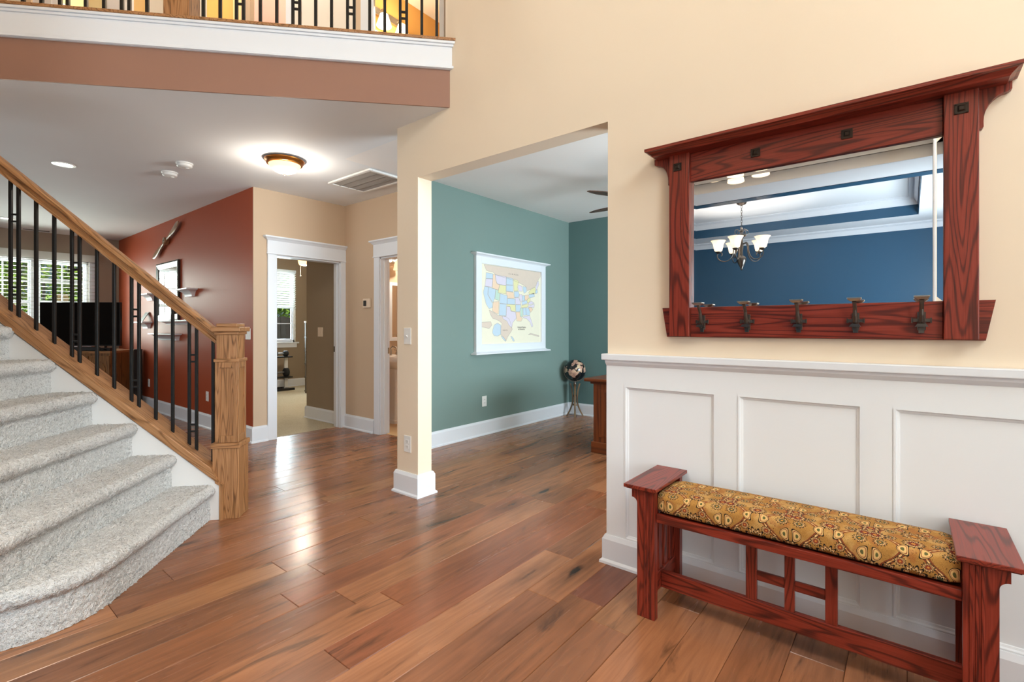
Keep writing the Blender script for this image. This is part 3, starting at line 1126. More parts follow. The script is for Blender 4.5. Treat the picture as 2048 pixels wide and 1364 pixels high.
def foliage(q, c, rad, n, size, seed):
    g = np.random.default_rng(seed)
    for i in range(n):
        d = g.normal(size=3)
        d /= np.linalg.norm(d)
        rr = 0.55 + 0.45 * g.random() ** 0.5
        p = Vector((c[0] + d[0] * rad[0] * rr, c[1] + d[1] * rad[1] * rr, c[2] + d[2] * rad[2] * rr))
        s = size * (0.6 + 0.8 * g.random())
        a = Vector(g.normal(size=3)).normalized()
        b = a.orthogonal().normalized()
        n_ = a.cross(b) * s * 0.12
        q.add([p - a * s, p + b * s * 0.42 + n_, p + a * s, p - b * s * 0.42 + n_], [(0, 1, 2, 3)])


def shrub(name, label, cat, x, y, z0, h, rad, n, size, seed, mat, group):
    t = thing(name, label, cat, (x, y, z0), 0, group)
    q = MB()
    q.tube([(x, y, z0), (x + 0.05, y, z0 + h * 0.4), (x - 0.04, y + 0.05, z0 + h * 0.75)], [rad * 0.07, rad * 0.05, rad * 0.03], 8)
    q.build('trunk', FENCEW, t)
    q = MB()
    r = random.Random(seed)
    for i in range(5):
        foliage(q, (x + r.uniform(-0.45, 0.45) * rad, y + r.uniform(-0.3, 0.3) * rad, z0 + h * r.uniform(0.35, 0.8)), (rad * 0.75, rad * 0.6, h * 0.34), n // 5, size, seed * 10 + i)
    q.build('foliage', mat, t, kind='stuff')
    return t


GT = 'trees beyond the windows'
shrub('leafy_tree', 'sunlit bright green tree seen through the left panes of living room window', 'tree', -1.0, 15.6, -0.36, 5.6, 1.45, 9000, 0.075, 3, LEAF, GT)
shrub('leafy_tree', 'bright green tree behind the white canopy outside living room window', 'tree', 2.6, 16.2, -0.36, 6.0, 1.45, 9000, 0.075, 4, LEAF, GT)
shrub('leafy_tree', 'darker green tree between the two bright trees outside', 'tree', 0.9, 20.0, -0.36, 8.2, 2.0, 7000, 0.12, 5, LEAF2, GT)
shrub('leafy_tree', 'dark green tree past the right edge of living room window', 'tree', 6.0, 21.0, -0.36, 8.0, 2.0, 3400, 0.2, 6, LEAF2, GT)
shrub('leafy_tree', 'green tree rising behind the wooden fence outside bedroom window', 'tree', 7.6, 16.2, -0.36, 5.6, 1.7, 8000, 0.085, 7, LEAF, GT)
shrub('garden_bush', 'low dark bush under the bright tree outside living room window', 'bush', -0.3, 13.0, -0.36, 2.0, 1.0, 5000, 0.06, 8, LEAF2, None)
shrub('leafy_tree', 'dense tall tree far behind the others in the garden', 'tree', -4.6, 22.0, -0.36, 8.5, 2.6, 3000, 0.26, 9, LEAF2, GT)
shrub('leafy_tree', 'pale tree behind fence at far right of the garden', 'tree', 11.6, 18.5, -0.36, 6.2, 1.9, 2600, 0.2, 12, LEAF, GT)

t = thing('garden_canopy', 'white curved canopy on thin posts outside living room window', 'canopy', (2.0, 13.4, -0.35))
m = MB()
rings = []
for i in range(13):
    u = i / 12
    x = 1.62 + 1.02 * u
    zc = 2.185 - 0.9 * (u - 0.3) ** 2 * 0.45
    rings.append([(x, 12.9, zc - 0.06), (x, 13.9, zc - 0.06), (x, 13.9, zc), (x, 13.4, zc + 0.035), (x, 12.9, zc)])
m.loft(rings)
m.build('roof', PLATE, t, bevel=0.01)
for x, y in ((1.70, 12.98), (2.5, 12.98), (1.70, 13.82), (2.5, 13.82)):
    MB().box(x - 0.02, y - 0.02, -0.35, x + 0.02, y + 0.02, 2.10 if x < 2 else 2.03).build('post', DARKSLOT, t)
t = thing('garden_chair', 'tan cushioned garden chair standing under the white canopy', 'chair', (2.05, 13.4, -0.35))
TAN = plain('tan_cushion', '#c9a878', 0.7)
MB().box(1.93, 13.1, 1.2, 2.18, 13.5, 1.45).build('seat', TAN, t, bevel=0.03)
MB().box(1.95, 13.42, 1.45, 2.14, 13.5, 1.92).build('backrest', TAN, t, bevel=0.03)
MB().box(1.90, 13.08, -0.35, 2.22, 13.52, 1.2).build('base', DARKSLOT, t)

fx = thing('garden_fence', 'weathered brown board fence outside the bedroom window', 'fence', (6.4, 13.2, -0.35))
x = 4.7
k = 0
while x < 9.2:
    MB().box(x, 13.2 + (k % 2) * 0.012, -0.35, x + 0.135, 13.225 + (k % 2) * 0.012, 1.50 + (k * 37 % 5) * 0.008).build('board', FENCEW, fx)
    x += 0.142
    k += 1
for z in (0.0, 1.2):
    MB().box(4.7, 13.24, z, 9.2, 13.28, z + 0.09).build('rail', FENCEW, fx)

# ------------------------------------------------------------------ staircase
stair = thing('staircase', 'light grey carpeted staircase with white stringer climbing to the left', 'staircase', tuple(DV * -1.46 + NV * 2.75), -G)
RUN, RISE = 0.2265, 0.203
d1_, n0_, n1_ = -1.435, 2.062, 3.3985


def carpet_step(k, sp):
    dt = d1_ - RUN * (k - 1)
    zt = RISE * k + 0.022
    zp = 0.001 if k == 1 else RISE * (k - 1) + 0.020
    rad = 0.036
    # profile: list of (offset d relative to tip, z, normal)
    pr = []
    back = -(RUN + 0.045)
    def line(a, b):
        n = max(2, int(math.hypot(b[0] - a[0], b[1] - a[1]) / sp))
        return [(a[0] + (b[0] - a[0]) * i / n, a[1] + (b[1] - a[1]) * i / n) for i in range(n)]
    pr += line((back, zt), (-rad, zt))
    na = max(5, int(PI * rad / sp))
    for i in range(na):
        a = PI / 2 - PI * 0.86 * i / (na - 1)
        pr.append((-rad + rad * math.cos(a), zt - rad + rad * math.sin(a)))
    lo = pr[-1]
    pr += line((-0.033, lo[1] - 0.008), (-0.030, zp))
    pr.append((-0.030, zp))
    # plan path: (d, n, normal d, normal n)
    path = []
    if k == 1:
        nb, A, B_ = 2.46, 0.40, 0.40
        for i in range(int((n1_ - nb) / sp)):
            path.append((0.0, n1_ - i * sp, 1.0, 0.0))
        c = int(0.62 / sp)
        for i in range(c + 1):
            a = PI / 2 * i / c
            path.append((-A + A * math.cos(a), nb - B_ * math.sin(a), math.cos(a), -math.sin(a)))
    else:
        c = int((n1_ - n0_) / sp)
        for i in range(c + 1):
            path.append((0.0, n1_ - (n1_ - n0_) * i / c, 1.0, 0.0))
    P_, Q_ = np.array(path), np.array(pr)
    d = P_[:, None, 0] + Q_[None, :, 0] * P_[:, None, 2]
    n = P_[:, None, 1] + Q_[None, :, 0] * P_[:, None, 3]
    z = np.broadcast_to(Q_[None, :, 1], d.shape)
    V = np.stack([d + dt, n, z], -1)
    # surface normals
    du = np.gradient(V, axis=0)
    dv = np.gradient(V, axis=1)
    nn = np.cross(du, dv)
    nn /= np.linalg.norm(nn, axis=-1, keepdims=True) + 1e-9
    if nn[len(nn) // 3, 3, 2] < 0: nn = -nn
    s = rng.normal(size=d.shape)
    f = s * 0.0018 + rng.normal(size=d.shape) ** 2 * 0.0008
    big = rng.normal(size=(d.shape[0] // 6 + 2, d.shape[1] // 6 + 2))
    big = np.kron(big, np.ones((6, 6)))[:d.shape[0], :d.shape[1]]
    f = f + big * 0.0005
    V = V + nn * f[..., None]
    V = V + rng.normal(size=V.shape) * 0.0013
    V[..., 1] = np.minimum(V[..., 1], 3.3985)
    V[..., 2] = np.maximum(V[..., 2], 0.0005)
    a, b = d.shape
    idx = np.arange(a * b).reshape(a, b)
    F = np.stack([idx[:-1, :-1], idx[1:, :-1], idx[1:, 1:], idx[:-1, 1:]], -1).reshape(-1, 4)
    M_ = np.array(MAT[stair].inverted() @ DN)
    W_ = V.reshape(-1, 3) @ M_[:3, :3].T + M_[:3, 3]
    me = bpy.data.meshes.new('step')
    me.from_pydata(W_.tolist(), [], F.tolist())
    me.materials.append(CARPET)
    me.polygons.foreach_set('use_smooth', [True] * len(F))
    # closing ends
    o = bpy.data.objects.new('step', me)
    COL.objects.link(o)
    o.parent = stair
    MAT[o] = MAT[stair]
    if k > 1:
        q = MB(DN)
        q.prism([(dt + p, z) for p, z in pr[::3] + [pr[-1]]] + [(dt + back, zp)], 'y', n0_ - 0.002, n0_ + 0.002)
        q.build('step_end', CARPET, o)
    return o


for k in range(1, 12):
    carpet_step(k, 0.006 if k < 5 else (0.009 if k < 8 else 0.02))
SL = 0.86
zb_ = lambda d: 0.632 + SL * (-1.82 - d)                    # baluster feet on the sloped cap
m = MB(DN)
m.prism([(-1.4055, 0.0), (-1.4055, 0.222), (-4.05, 0.222 + 0.838 * (4.05 - 1.4055)), (-4.05, 0.0)], 'y', 3.3995, 3.52)
m.build('stringer', STRW, stair)
q = MB(DN)
zc = lambda d: 0.229 + 0.842 * (-1.405 - d)
# sloped oak cap, its front lip and the upright end strip
q.loft([[(-1.405, 3.386, zc(-1.405)), (-1.405, 3.57, zc(-1.405)), (-1.455, 3.57, zc(-1.455) + 0.066), (-1.455, 3.386, zc(-1.455) + 0.066)][::-1],
        [(-4.05, 3.386, zc(-4.05)), (-4.05, 3.57, zc(-4.05)), (-4.05, 3.57, zc(-4.05) + 0.07), (-4.05, 3.386, zc(-4.05) + 0.07)][::-1]])
q.build('stringer_cap', OAK['s'], stair, bevel=0.004)
q = MB(DN)
q.prism([(-1.405, 0.0), (-1.384, 0.0), (-1.384, 0.225), (-1.41, 0.243), (-1.43, 0.26), (-1.43, 0.238), (-1.405, 0.222)], 'y', 3.386, 3.404)
q.build('end_strip', OAK['z'], stair, bevel=0.002)

# stair railing
rail = thing('stair_railing', 'golden oak stair railing with black iron balusters and square newel post', 'railing', tuple(DV * -1.374 + NV * 3.485), -G)
c0, cn = -1.374, 3.486
nw = None
q = MB(DN)
def sq(q, h, z0, z1, m=0): q.box(c0 - h, cn - h, z0, c0 + h, cn + h, z1, m)
sq(q, 0.080, 0.0, 0.455)
newel = q.build('newel_base', OAK['z'], rail, bevel=0.003)
q = MB(DN)
sq(q, 0.063, 0.489, 1.19)
nshaft = q.build('newel_shaft', OAK['z'], rail, bevel=0.002)
q = MB(DN)
for s in (-1, 1):
    # raised frames round recessed panels on the four faces
    for ax in (0, 1):
        h = 0.0635
        for u0, u1, z0, z1 in ((-0.064, -0.042, 0.49, 1.012), (0.042, 0.064, 0.49, 1.012), (-0.042, 0.042, 0.49, 0.535), (-0.042, 0.042, 0.975, 1.012)):
            a, b = sorted((s * (h - 0.004), s * (h + 0.008)))
            if ax == 0: q.box(c0 + a, cn + u0, z0, c0 + b, cn + u1, z1)
            else: q.box(c0 + u0, cn + a, z0, c0 + u1, cn + b, z1)
q.build('panel_frame', OAK['z'], nshaft, bevel=0.001, seg=1)
for h, z0, z1, bv in ((0.089, 0.455, 0.489, 0.006), (0.076, 1.012, 1.033, 0.004), (0.074, 1.19, 1.209, 0.004), (0.088, 1.209, 1.240, 0.004), (0.064, 1.240, 1.262, 0.004)):
    q = MB(DN)
    sq(q, h, z0, z1)
    q.build('newel_band' if z1 < 1.1 else 'newel_cap', OAK['x'], rail, bevel=bv)
q = MB(DN)
prof = [(-0.027, -0.034), (0.027, -0.034), (0.027, -0.016), (0.014, -0.011), (0.014, 0.004), (0.034, 0.012), (0.034, 0.026), (0.024, 0.038), (-0.024, 0.038), (-0.034, 0.026), (-0.034, 0.012), (-0.014, 0.004), (-0.014, -0.011), (-0.027, -0.016)]
rings = []
for d in (-1.437, -3.14):
    zc_ = 1.157 + 0.855 * (-1.435 - d)
    rings.append([(d, 3.482 + a, zc_ + b * 1.32) for a, b in prof])
q.loft(rings)
q.build('handrail', OAK['s'], rail, bevel=0.002)


def baluster(root, d, n, z0, z1, rungs=None, w_=0.0085):
    q = MB(DN)
    q.box(d - w_, n - w_, z0, d + w_, n + w_, z1)
    b = q.build('baluster', IRON, root, bevel=0.0025)
    if rungs:
        for zr in rungs:
            MB(DN).box(d - rungs_gap + w_, n - 0.006, zr - 0.006, d - w_, n + 0.006, zr + 0.006).build('rung', IRON, b)


rungs_gap = 0.0435
sets = [(-1.477, 0), (-1.577, 1), (-1.72, 0), (-1.82, 0), (-1.919, 1), (-2.063, 0), (-2.162, 0), (-2.261, 1), (-2.404, 0), (-2.505, 0), (-2.602, 1), (-2.745, 0), (-2.845, 0), (-2.945, 1), (-3.088, 0)]
for d, dbl in sets:
    ztop = lambda d: 1.157 + 0.855 * (-1.435 - d) - 0.03
    z0 = zb_(d) - 0.012
    if dbl:
        b0 = zb_(d - 0.02)
        baluster(rail, d, 3.472, z0, ztop(d), [b0 + v for v in (0.617, 0.573, 0.163, 0.119)])
        baluster(rail, d - rungs_gap, 3.472, zb_(d - rungs_gap) - 0.012, ztop(d - rungs_gap))
    else:
        baluster(rail, d, 3.472, z0, ztop(d))

# balcony railing
br = thing('balcony_railing', 'black iron balcony railing with oak post above the brown beam', 'railing', tuple(DV * -1.6 + NV * 3.46 + Vector((0, 0, 3.2))), -G)
for d, dbl in [(-0.027, 0), (-0.129, 0), (-0.232, 1), (-0.379, 0), (-0.479, 0), (-0.581, 1), (-0.729, 0), (-0.831, 0), (-0.933, 1), (-1.078, 0), (-1.181, 0), (-1.285, 1), (-1.428, 0), (-1.53, 0),
               (-1.864, 0), (-1.968, 1), (-2.113, 0), (-2.217, 0), (-2.319, 1), (-2.465, 0), (-2.567, 0), (-2.673, 0), (-2.775, 1), (-2.92, 0), (-3.02, 0), (-3.12, 1)]:
    if dbl:
        baluster(br, d, 3.46, 3.2, 4.13, [3.365, 3.409, 3.92, 3.964], 0.0095)
        baluster(br, d - rungs_gap, 3.46, 3.2, 4.13, None, 0.0095)
    else:
        baluster(br, d, 3.46, 3.2, 4.13, None, 0.0095)
MB(DN).box(-1.741, 3.40, 3.2, -1.59, 3.55, 4.3).build('newel_post', OAK['z'], br, bevel=0.003)
q = MB(DN)
q.loft([[(d, 3.46 + a, 4.16 + b) for a, b in prof] for d in (-4.8, 0.02)])
q.build('handrail', OAK['x'], br)

# ------------------------------------------------------------------ hall tree mirror on the entry wall
hm = thing('wall_mirror', 'wide landscape mirror in red-brown oak mission frame with five coat hooks', 'mirror', (XW, 0.352, 1.19))
XI = XW - 0.001
q = MB()
q.prism([(0.916, 1.191), (0.939, 1.331), (-0.230, 1.331), (-0.205, 1.191)], 'x', XW - 0.018, XI)
q.build('apron_board', CHERRY['y'], hm, bevel=0.002)
MB().box(XW - 0.029, -0.094, 1.193, XW - 0.0185, 0.798, 1.33).build('bottom_rail', CHERRY['y'], hm, bevel=0.002)
MB().box(XW - 0.03, -0.094, 1.921, XW - 0.012, 0.798, 2.06).build('top_rail', CHERRY['y'], hm, bevel=0.002)
MB().box(XW - 0.052, 0.797, 1.194, XI, 0.893, 2.06).build('side_post', CHERRY['z'], hm, bevel=0.003)
MB().box(XW - 0.052, -0.186, 1.194, XI, -0.095, 2.06).build('side_post', CHERRY['z'], hm, bevel=0.003)
for s, yb, yo in ((1, 0.8935, 0.975), (-1, -0.1865, -0.268)):
    q = MB()
    w_ = abs(yo - yb)
    pts = [(yb, 2.06), (yo, 2.06), (yo, 2.035)]
    for i in range(9):
        a = PI / 2 * i / 8
        pts.append((yo - s * (0.012 + (w_ - 0.024) * math.sin(a)), 2.028 - 0.085 * (1 - math.cos(a))))
    pts += [(yb + s * 0.0125, 1.925), (yb + s * 0.009, 1.92), (yb, 1.92)]
    q.prism(pts, 'x', XW - 0.028, XI)
    q.build('corbel', CHERRY['z'], hm)
q = MB()
prof = [(0.0, 2.058), (0.10, 2.058), (0.104, 2.064), (0.118, 2.076), (0.128, 2.079), (0.128, 2.092), (0.0, 2.092)]
rings = [[(XI - (a if wd else 0.0), y + s * (max(a - 0.10, 0) + 0.0), b - 0.006) for a, b in prof] for y, s, wd in ((0.956, 1, 0), (0.956, 1, 1), (-0.255, -1, 1), (-0.255, -1, 0))]
q.loft(rings)
q.build('crown_shelf', CHERRY['y'], hm)
# bevelled mirror glass
q = MB()
gx = XW - 0.016
ya, yb, za, zb2 = -0.0948, 0.7968, 1.3302, 1.9208
bw, bz = 0.017, -0.0002
inn = [(gx, ya + bw, za + bw), (gx, yb - bw, za + bw), (gx, yb - bw, zb2 - bw), (gx, ya + bw, zb2 - bw)]
out = [(gx + bz, ya, za), (gx + bz, yb, za), (gx + bz, yb, zb2), (gx + bz, ya, zb2)]
bk = [(XI, y, z) for _, y, z in out]
q.add(inn + out + bk, [(3, 2, 1, 0), (0, 1, 5, 4), (1, 2, 6, 5), (2, 3, 7, 6), (3, 0, 4, 7), (4, 5, 9, 8), (5, 6, 10, 9), (6, 7, 11, 10), (7, 4, 8, 11)])
q.build('mirror_glass', MIRROR, hm)
for y, xf in ((0.851, 0.052), (0.518, 0.03), (0.189, 0.03), (-0.141, 0.052)):
    q = MB()
    x1 = XW - xf - 0.0003
    q.box(x1 - 0.004, y - 0.0185, 1.976, x1, y + 0.0185, 2.012)
    q.loft([[(x1 - 0.0041, y + a, 1.994 + b) for a, b in ((-0.0105, -0.0105), (0.0105, -0.0105), (0.0105, 0.0105), (-0.0105, 0.0105))],
            [(x1 - 0.009, y + a, 1.994 + b) for a, b in ((-0.006, -0.006), (0.006, -0.006), (0.006, 0.006), (-0.006, 0.006))]])
    for a in (-0.0145, 0.0145):
        for b in (-0.0145, 0.0145):
            q.box(x1 - 0.0065, y + a - 0.0022, 1.994 + b - 0.0022, x1 - 0.0041, y + a + 0.0022, 1.994 + b + 0.0022)
    q.build('rosette', BRONZE, hm)


def hook(y):
    x0 = XW - 0.0295
    q = MB()
    q.box(x0 - 0.006, y - 0.012, 1.226, x0, y + 0.012, 1.293)
    q.box(x0 - 0.010, y - 0.026, 1.256, x0, y + 0.026, 1.269)
    q.box(x0 - 0.013, y - 0.029, 1.253, x0 - 0.004, y - 0.024, 1.272)
    q.box(x0 - 0.013, y + 0.024, 1.253, x0 - 0.004, y + 0.029, 1.272)
    pts = [(x0 - 0.006, y, 1.252), (x0 - 0.022, y, 1.262), (x0 - 0.032, y, 1.283), (x0 - 0.038, y, 1.305), (x0 - 0.052, y, 1.322), (x0 - 0.066, y, 1.338)]
    q.tube(pts, [0.010, 0.010, 0.008, 0.0072, 0.007, 0.008], 8, smooth=False)
    h = q.build('hook', HOOKM, hm, bevel=0.0015, seg=1)
    q = MB()
    q.loft([[(x0 - 0.066 + a * 0.6, y + b * 0.6, 1.336) for a, b in ((-0.02, -0.022), (0.02, -0.022), (0.02, 0.022), (-0.02, 0.022))],
            [(x0 - 0.066 + a, y + b, 1.344) for a, b in ((-0.02, -0.022), (0.02, -0.022), (0.02, 0.022), (-0.02, 0.022))],
            [(x0 - 0.066 + a, y + b, 1.349) for a, b in ((-0.02, -0.022), (0.02, -0.022), (0.02, 0.022), (-0.02, 0.022))]])
    q.build('hook_top', NICKEL, h, bevel=0.001, seg=1)
    q = MB()
    # lower finger
    q.tube([(x0 - 0.008, y, 1.250), (x0 - 0.030, y, 1.240), (x0 - 0.040, y, 1.238)], [0.006, 0.006, 0.006], 6, smooth=False)
    q.loft([[(x0 - 0.030, y + a, 1.243 + b) for a, b in ((-0.019, -0.004), (0.019, -0.004), (0.012, 0.007), (-0.012, 0.007))],
            [(x0 - 0.044, y + a, 1.243 + b) for a, b in ((-0.019, -0.004), (0.019, -0.004), (0.012, 0.007), (-0.012, 0.007))]])
    q.build('hook_finger', PEWTER, h, bevel=0.001, seg=1)
    MB().box(x0 - 0.014, y - 0.008, 1.216, x0 - 0.0062, y + 0.008, 1.234).build('hook_foot', PEWTER, h, bevel=0.001, seg=1)


for y in (0.742, 0.550, 0.353, 0.161, -0.035): hook(y)

# ------------------------------------------------------------------ bench
bn = thing('hall_bench', 'red-brown oak bench with gold paisley seat cushion against white panelling', 'bench', (2.14, 0.36, 0))
for yi, s in ((0.833, 1), (-0.125, -1)):
    yo = yi + s * 0.078
    q = MB()
    z = 0.5405
    # front and rear legs with a bracket under the arm and flutes cut in the front
    for x0, x1 in ((1.985, 2.017), (2.278, 2.309)):
        q = MB()
        pts = [(yi, 0.0), (yo, 0.0), (yo, 0.482)]
        for i in range(7):
            a = PI / 2 * i / 6
            pts.append((yo + s * 0.024 * (1 - math.cos(a)), 0.482 + 0.022 * math.sin(a)))
        pts += [(yo + s * 0.024, z), (yi, z)]
        q.prism(pts, 'x', x0, x1)
        lg = q.build('leg', CHERRY['z'], bn, bevel=0.002)
        if x0 < 2:
            q = MB()
            for f in (0.018, 0.031, 0.044):
                yc = yi + s * f
                q.box(x0 - 0.003, yc - 0.0038, 0.002, x0 + 0.0, yc + 0.0038, z - 0.004)
            q.build('reeding', CHERRY['z'], lg, bevel=0.0012, seg=1)
    # side panel between the legs
    ya_, yb_ = sorted((yi + s * 0.022, yi + s * 0.046))
    MB().box(2.017, ya_, 0.435, 2.278, yb_, z).build('side_rail', CHERRY['x'], bn)
    MB().box(2.017, ya_, 0.085, 2.278, yb_, 0.165).build('side_rail', CHERRY['x'], bn, bevel=0.002)
    for i in range(4):
        xc = 2.017 + 0.261 * (i + 0.5) / 4
        MB().box(xc - 0.018, ya_ + 0.005, 0.165, xc + 0.018, yb_ - 0.005, 0.435).build('side_slat', CHERRY['z'], bn, bevel=0.002)
    y0_, y1_ = sorted((yi - s * 0.016, yi + s * 0.131))
    q = MB()
    q.box(1.963, y0_, 0.546, 2.332, y1_, 0.561)
    q.box(1.972, y0_ + 0.008, 0.5407, 2.326, y1_ - 0.008, 0.546)
    q.build('arm_top', CHERRY['x'], bn, bevel=0.002)
MB().box(1.999, -0.124, 0.412, 2.021, 0.832, 0.447).build('seat_rail', CHERRY['y'], bn, bevel=0.002)
MB().box(2.250, -0.124, 0.405, 2.272, 0.832, 0.447).build('seat_rail', CHERRY['y'], bn, bevel=0.002)
MB().box(2.021, -0.124, 0.420, 2.250, 0.832, 0.440).build('seat_board', CHERRY['y'], bn)
q = MB()
# cushion: rounded box, slightly puffed on top
NX, NY = 10, 30
cx0, cx1, cy0, cy1, cz0, cz1 = 2.000, 2.268, -0.122, 0.830, 0.4475, 0.5375
rings = []
prof_c = []
def superq(t, p=5.0):
    c, s = math.cos(t), math.sin(t)
    return math.copysign(abs(c) ** (2 / p), c), math.copysign(abs(s) ** (2 / p), s)
for j in range(NY + 1):
    v = j / NY
    y = cy0 + (cy1 - cy0) * v
    e = min(v, 1 - v) * (cy1 - cy0)
    sh = 1 - 0.10 * max(0, 1 - e / 0.02) ** 2
    ring = []
    for i in range(40):
        a, b = superq(2 * PI * i / 40 + 0.01)
        puff = 0.004 * math.sin(PI * v) if b > 0 else 0
        ring.append(((cx0 + cx1) / 2 + a * (cx1 - cx0) / 2 * sh, y, (cz0 + cz1) / 2 + b * ((cz1 - cz0) / 2 * sh + puff)))
    rings.append(ring)
q.loft(rings, 0, True, True)
q.build('cushion', FABRIC, bn)
MB().box(2.108, -0.146, 0.088, 2.130, 0.854, 0.160).build('low_rail', CHERRY['y'], bn, bevel=0.002)
for a, b in ((0.467, 0.507), (0.336, 0.370), (0.200, 0.238)):
    MB().box(2.110, a, 0.160, 2.128, b, 0.4195).build('slat', CHERRY['z'], bn, bevel=0.002)
MB().box(2.1145, 0.238, 0.240, 2.1245, 0.336, 0.278).build('cross_rail', CHERRY['y'], bn, bevel=0.0015)
MB().box(2.1145, 0.370, 0.240, 2.1245, 0.467, 0.278).build('cross_rail', CHERRY['y'], bn, bevel=0.0015)


# ------------------------------------------------------------------ switches, outlets, thermostat
def plate_x(name, label, cat, x, y, z, w_, h, kind, group=None, face=-1, mat=PLATE):
    """wall plate on a wall whose surface is x, facing -x"""
    t = thing(name, label, cat, (x, y, z), 0, group)
    MB().box(x - 0.007, y - w_ / 2, z - h / 2, x - 0.0003, y + w_ / 2, z + h / 2).build('cover_plate', mat, t, bevel=0.002)
    if kind == 'outlet':
        for dz in (-0.02, 0.02):
            f = MB().box(x - 0.009, y - 0.017, z + dz - 0.014, x - 0.0071, y + 0.017, z + dz + 0.014).build('socket', mat, t, bevel=0.001)
            q = MB()
            for dy in (-0.007, 0.007): q.box(x - 0.0094, y + dy - 0.0014, z + dz - 0.003, x - 0.0091, y + dy + 0.0014, z + dz + 0.006)
            q.box(x - 0.0094, y - 0.0022, z + dz - 0.010, x - 0.0091, y + 0.0022, z + dz - 0.006)
            q.build('slot', DARKSLOT, f)
    elif kind == 'toggle':
        MB().box(x - 0.009, y - 0.006, z - 0.014, x - 0.0071, y + 0.006, z + 0.014).build('toggle_frame', mat, t)
        q = MB()
        q.loft([[(x - 0.009, y + a, z + b) for a, b in ((-0.004, -0.008), (0.004, -0.008), (0.004, 0.004), (-0.004, 0.004))],
                [(x - 0.022, y + a, z + b) for a, b in ((-0.003, 0.002), (0.003, 0.002), (0.003, 0.009), (-0.003, 0.009))]])
        q.build('toggle', mat, t)
    else:
        for dy in (-0.023, 0.023):
            MB().box(x - 0.0095, y + dy - 0.014, z - 0.03, x - 0.0071, y + dy + 0.014, z + 0.03).build('rocker', mat, t, bevel=0.001)
    return t


plate_x('light_switch', 'white toggle light switch on the cream pillar', 'switch', XW, 2.892, 1.172, 0.078, 0.122, 'toggle')
plate_x('wall_outlet', 'white outlet low on the cream pillar', 'outlet', XW, 2.892, 0.373, 0.078, 0.122, 'outlet')
plate_x('wall_outlet', 'white outlet low on brick red wall, nearest the newel post', 'outlet', XW, 6.716, 0.388, 0.075, 0.118, 'outlet', 'outlets on the brick red wall')
plate_x('wall_outlet', 'white outlet low on brick red wall, nearest the television cabinet', 'outlet', XW, 9.004, 0.392, 0.075, 0.118, 'outlet', 'outlets on the brick red wall')
plate_x('light_switch', 'white light switch at the corner edge of the brick red wall', 'switch', XW, 5.575, 1.165, 0.12, 0.12, 'rocker')
plate_x('light_switch', 'ivory double light switch on taupe wall inside bedroom doorway', 'switch', 3.47, 6.06, 1.175, 0.12, 0.122, 'rocker', None, -1, IVORY)
# study outlet on the teal wall (facing -y)
t = thing('wall_outlet', 'white outlet low on the teal wall under the map', 'outlet', (4.205, 3.81, 0.386))
MB().box(4.167, 3.803, 0.326, 4.243, 3.8097, 0.446).build('cover_plate', PLATE, t, bevel=0.002)
for dz in (-0.02, 0.02):
    f = MB().box(4.188, 3.801, 0.386 + dz - 0.014, 4.222, 3.8029, 0.386 + dz + 0.014).build('socket', PLATE, t)
    q = MB()
    for dx in (-0.007, 0.007): q.box(4.205 + dx - 0.0014, 3.8006, 0.386 + dz - 0.003, 4.205 + dx + 0.0014, 3.8009, 0.386 + dz + 0.006)
    q.build('slot', DARKSLOT, f)
t = thing('thermostat', 'ivory thermostat with dark display on tan wall between the doors', 'thermostat', (3.45, 4.975, 1.52))
MB().box(3.424, 4.91, 1.467, 3.4497, 5.045, 1.575).build('body', IVORY, t, bevel=0.006)
MB().box(3.4225, 4.972, 1.487, 3.4239, 5.03, 1.553).build('display', DARKSLOT, t)

# ------------------------------------------------------------------ ceiling fittings
t = thing('ceiling_light', 'flush dome ceiling light glowing amber with bronze pan in the hall', 'lamp', (2.15, 4.36, CZ))
q = MB()
q.lathe([(0.10, -0.0005), (0.150, -0.0005), (0.168, -0.012), (0.166, -0.022), (0.156, -0.03), (0.15, -0.045), (0.135, -0.05), (0.10, -0.046)], (2.15, 4.36, CZ), 40)
q.build('pan', AMBER, t)
q = MB()
q.lathe([(0.134, -0.046), (0.133, -0.052), (0.120, -0.078), (0.096, -0.102), (0.064, -0.118), (0.03, -0.126), (0.006, -0.127)], (2.15, 4.36, CZ), 40)
q.build('glass_bowl', SHADEW, t)
q = MB()
q.lathe([(0.012, -0.124), (0.014, -0.13), (0.008, -0.136), (0.009, -0.142), (0.003, -0.148)], (2.15, 4.36, CZ), 16)
q.build('finial', BRONZE, t)
lamp('hall_bulb', 'POINT', (2.15, 4.36, CZ - 0.21), 14, (1, 0.92, 0.8), radius=0.03)
for x, y, lb in ((1.62, 5.17, 'white smoke detector on hall ceiling, the one nearer the dome light'), (1.625, 5.585, 'white smoke detector on hall ceiling, the one farther from the dome light')):
    t = thing('smoke_detector', lb, 'detector', (x, y, CZ), 0, 'smoke detectors on the hall ceiling')
    MB().lathe([(0.068, -0.0005), (0.068, -0.012), (0.062, -0.016), (0.06, -0.034), (0.05, -0.042), (0.02, -0.044)], (x, y, CZ), 28).build('housing', PLATE, t)
    MB().lathe([(0.016, -0.0435), (0.016, -0.049), (0.012, -0.051)], (x + 0.02, y - 0.01, CZ), 12).build('test_button', PLATE, t)
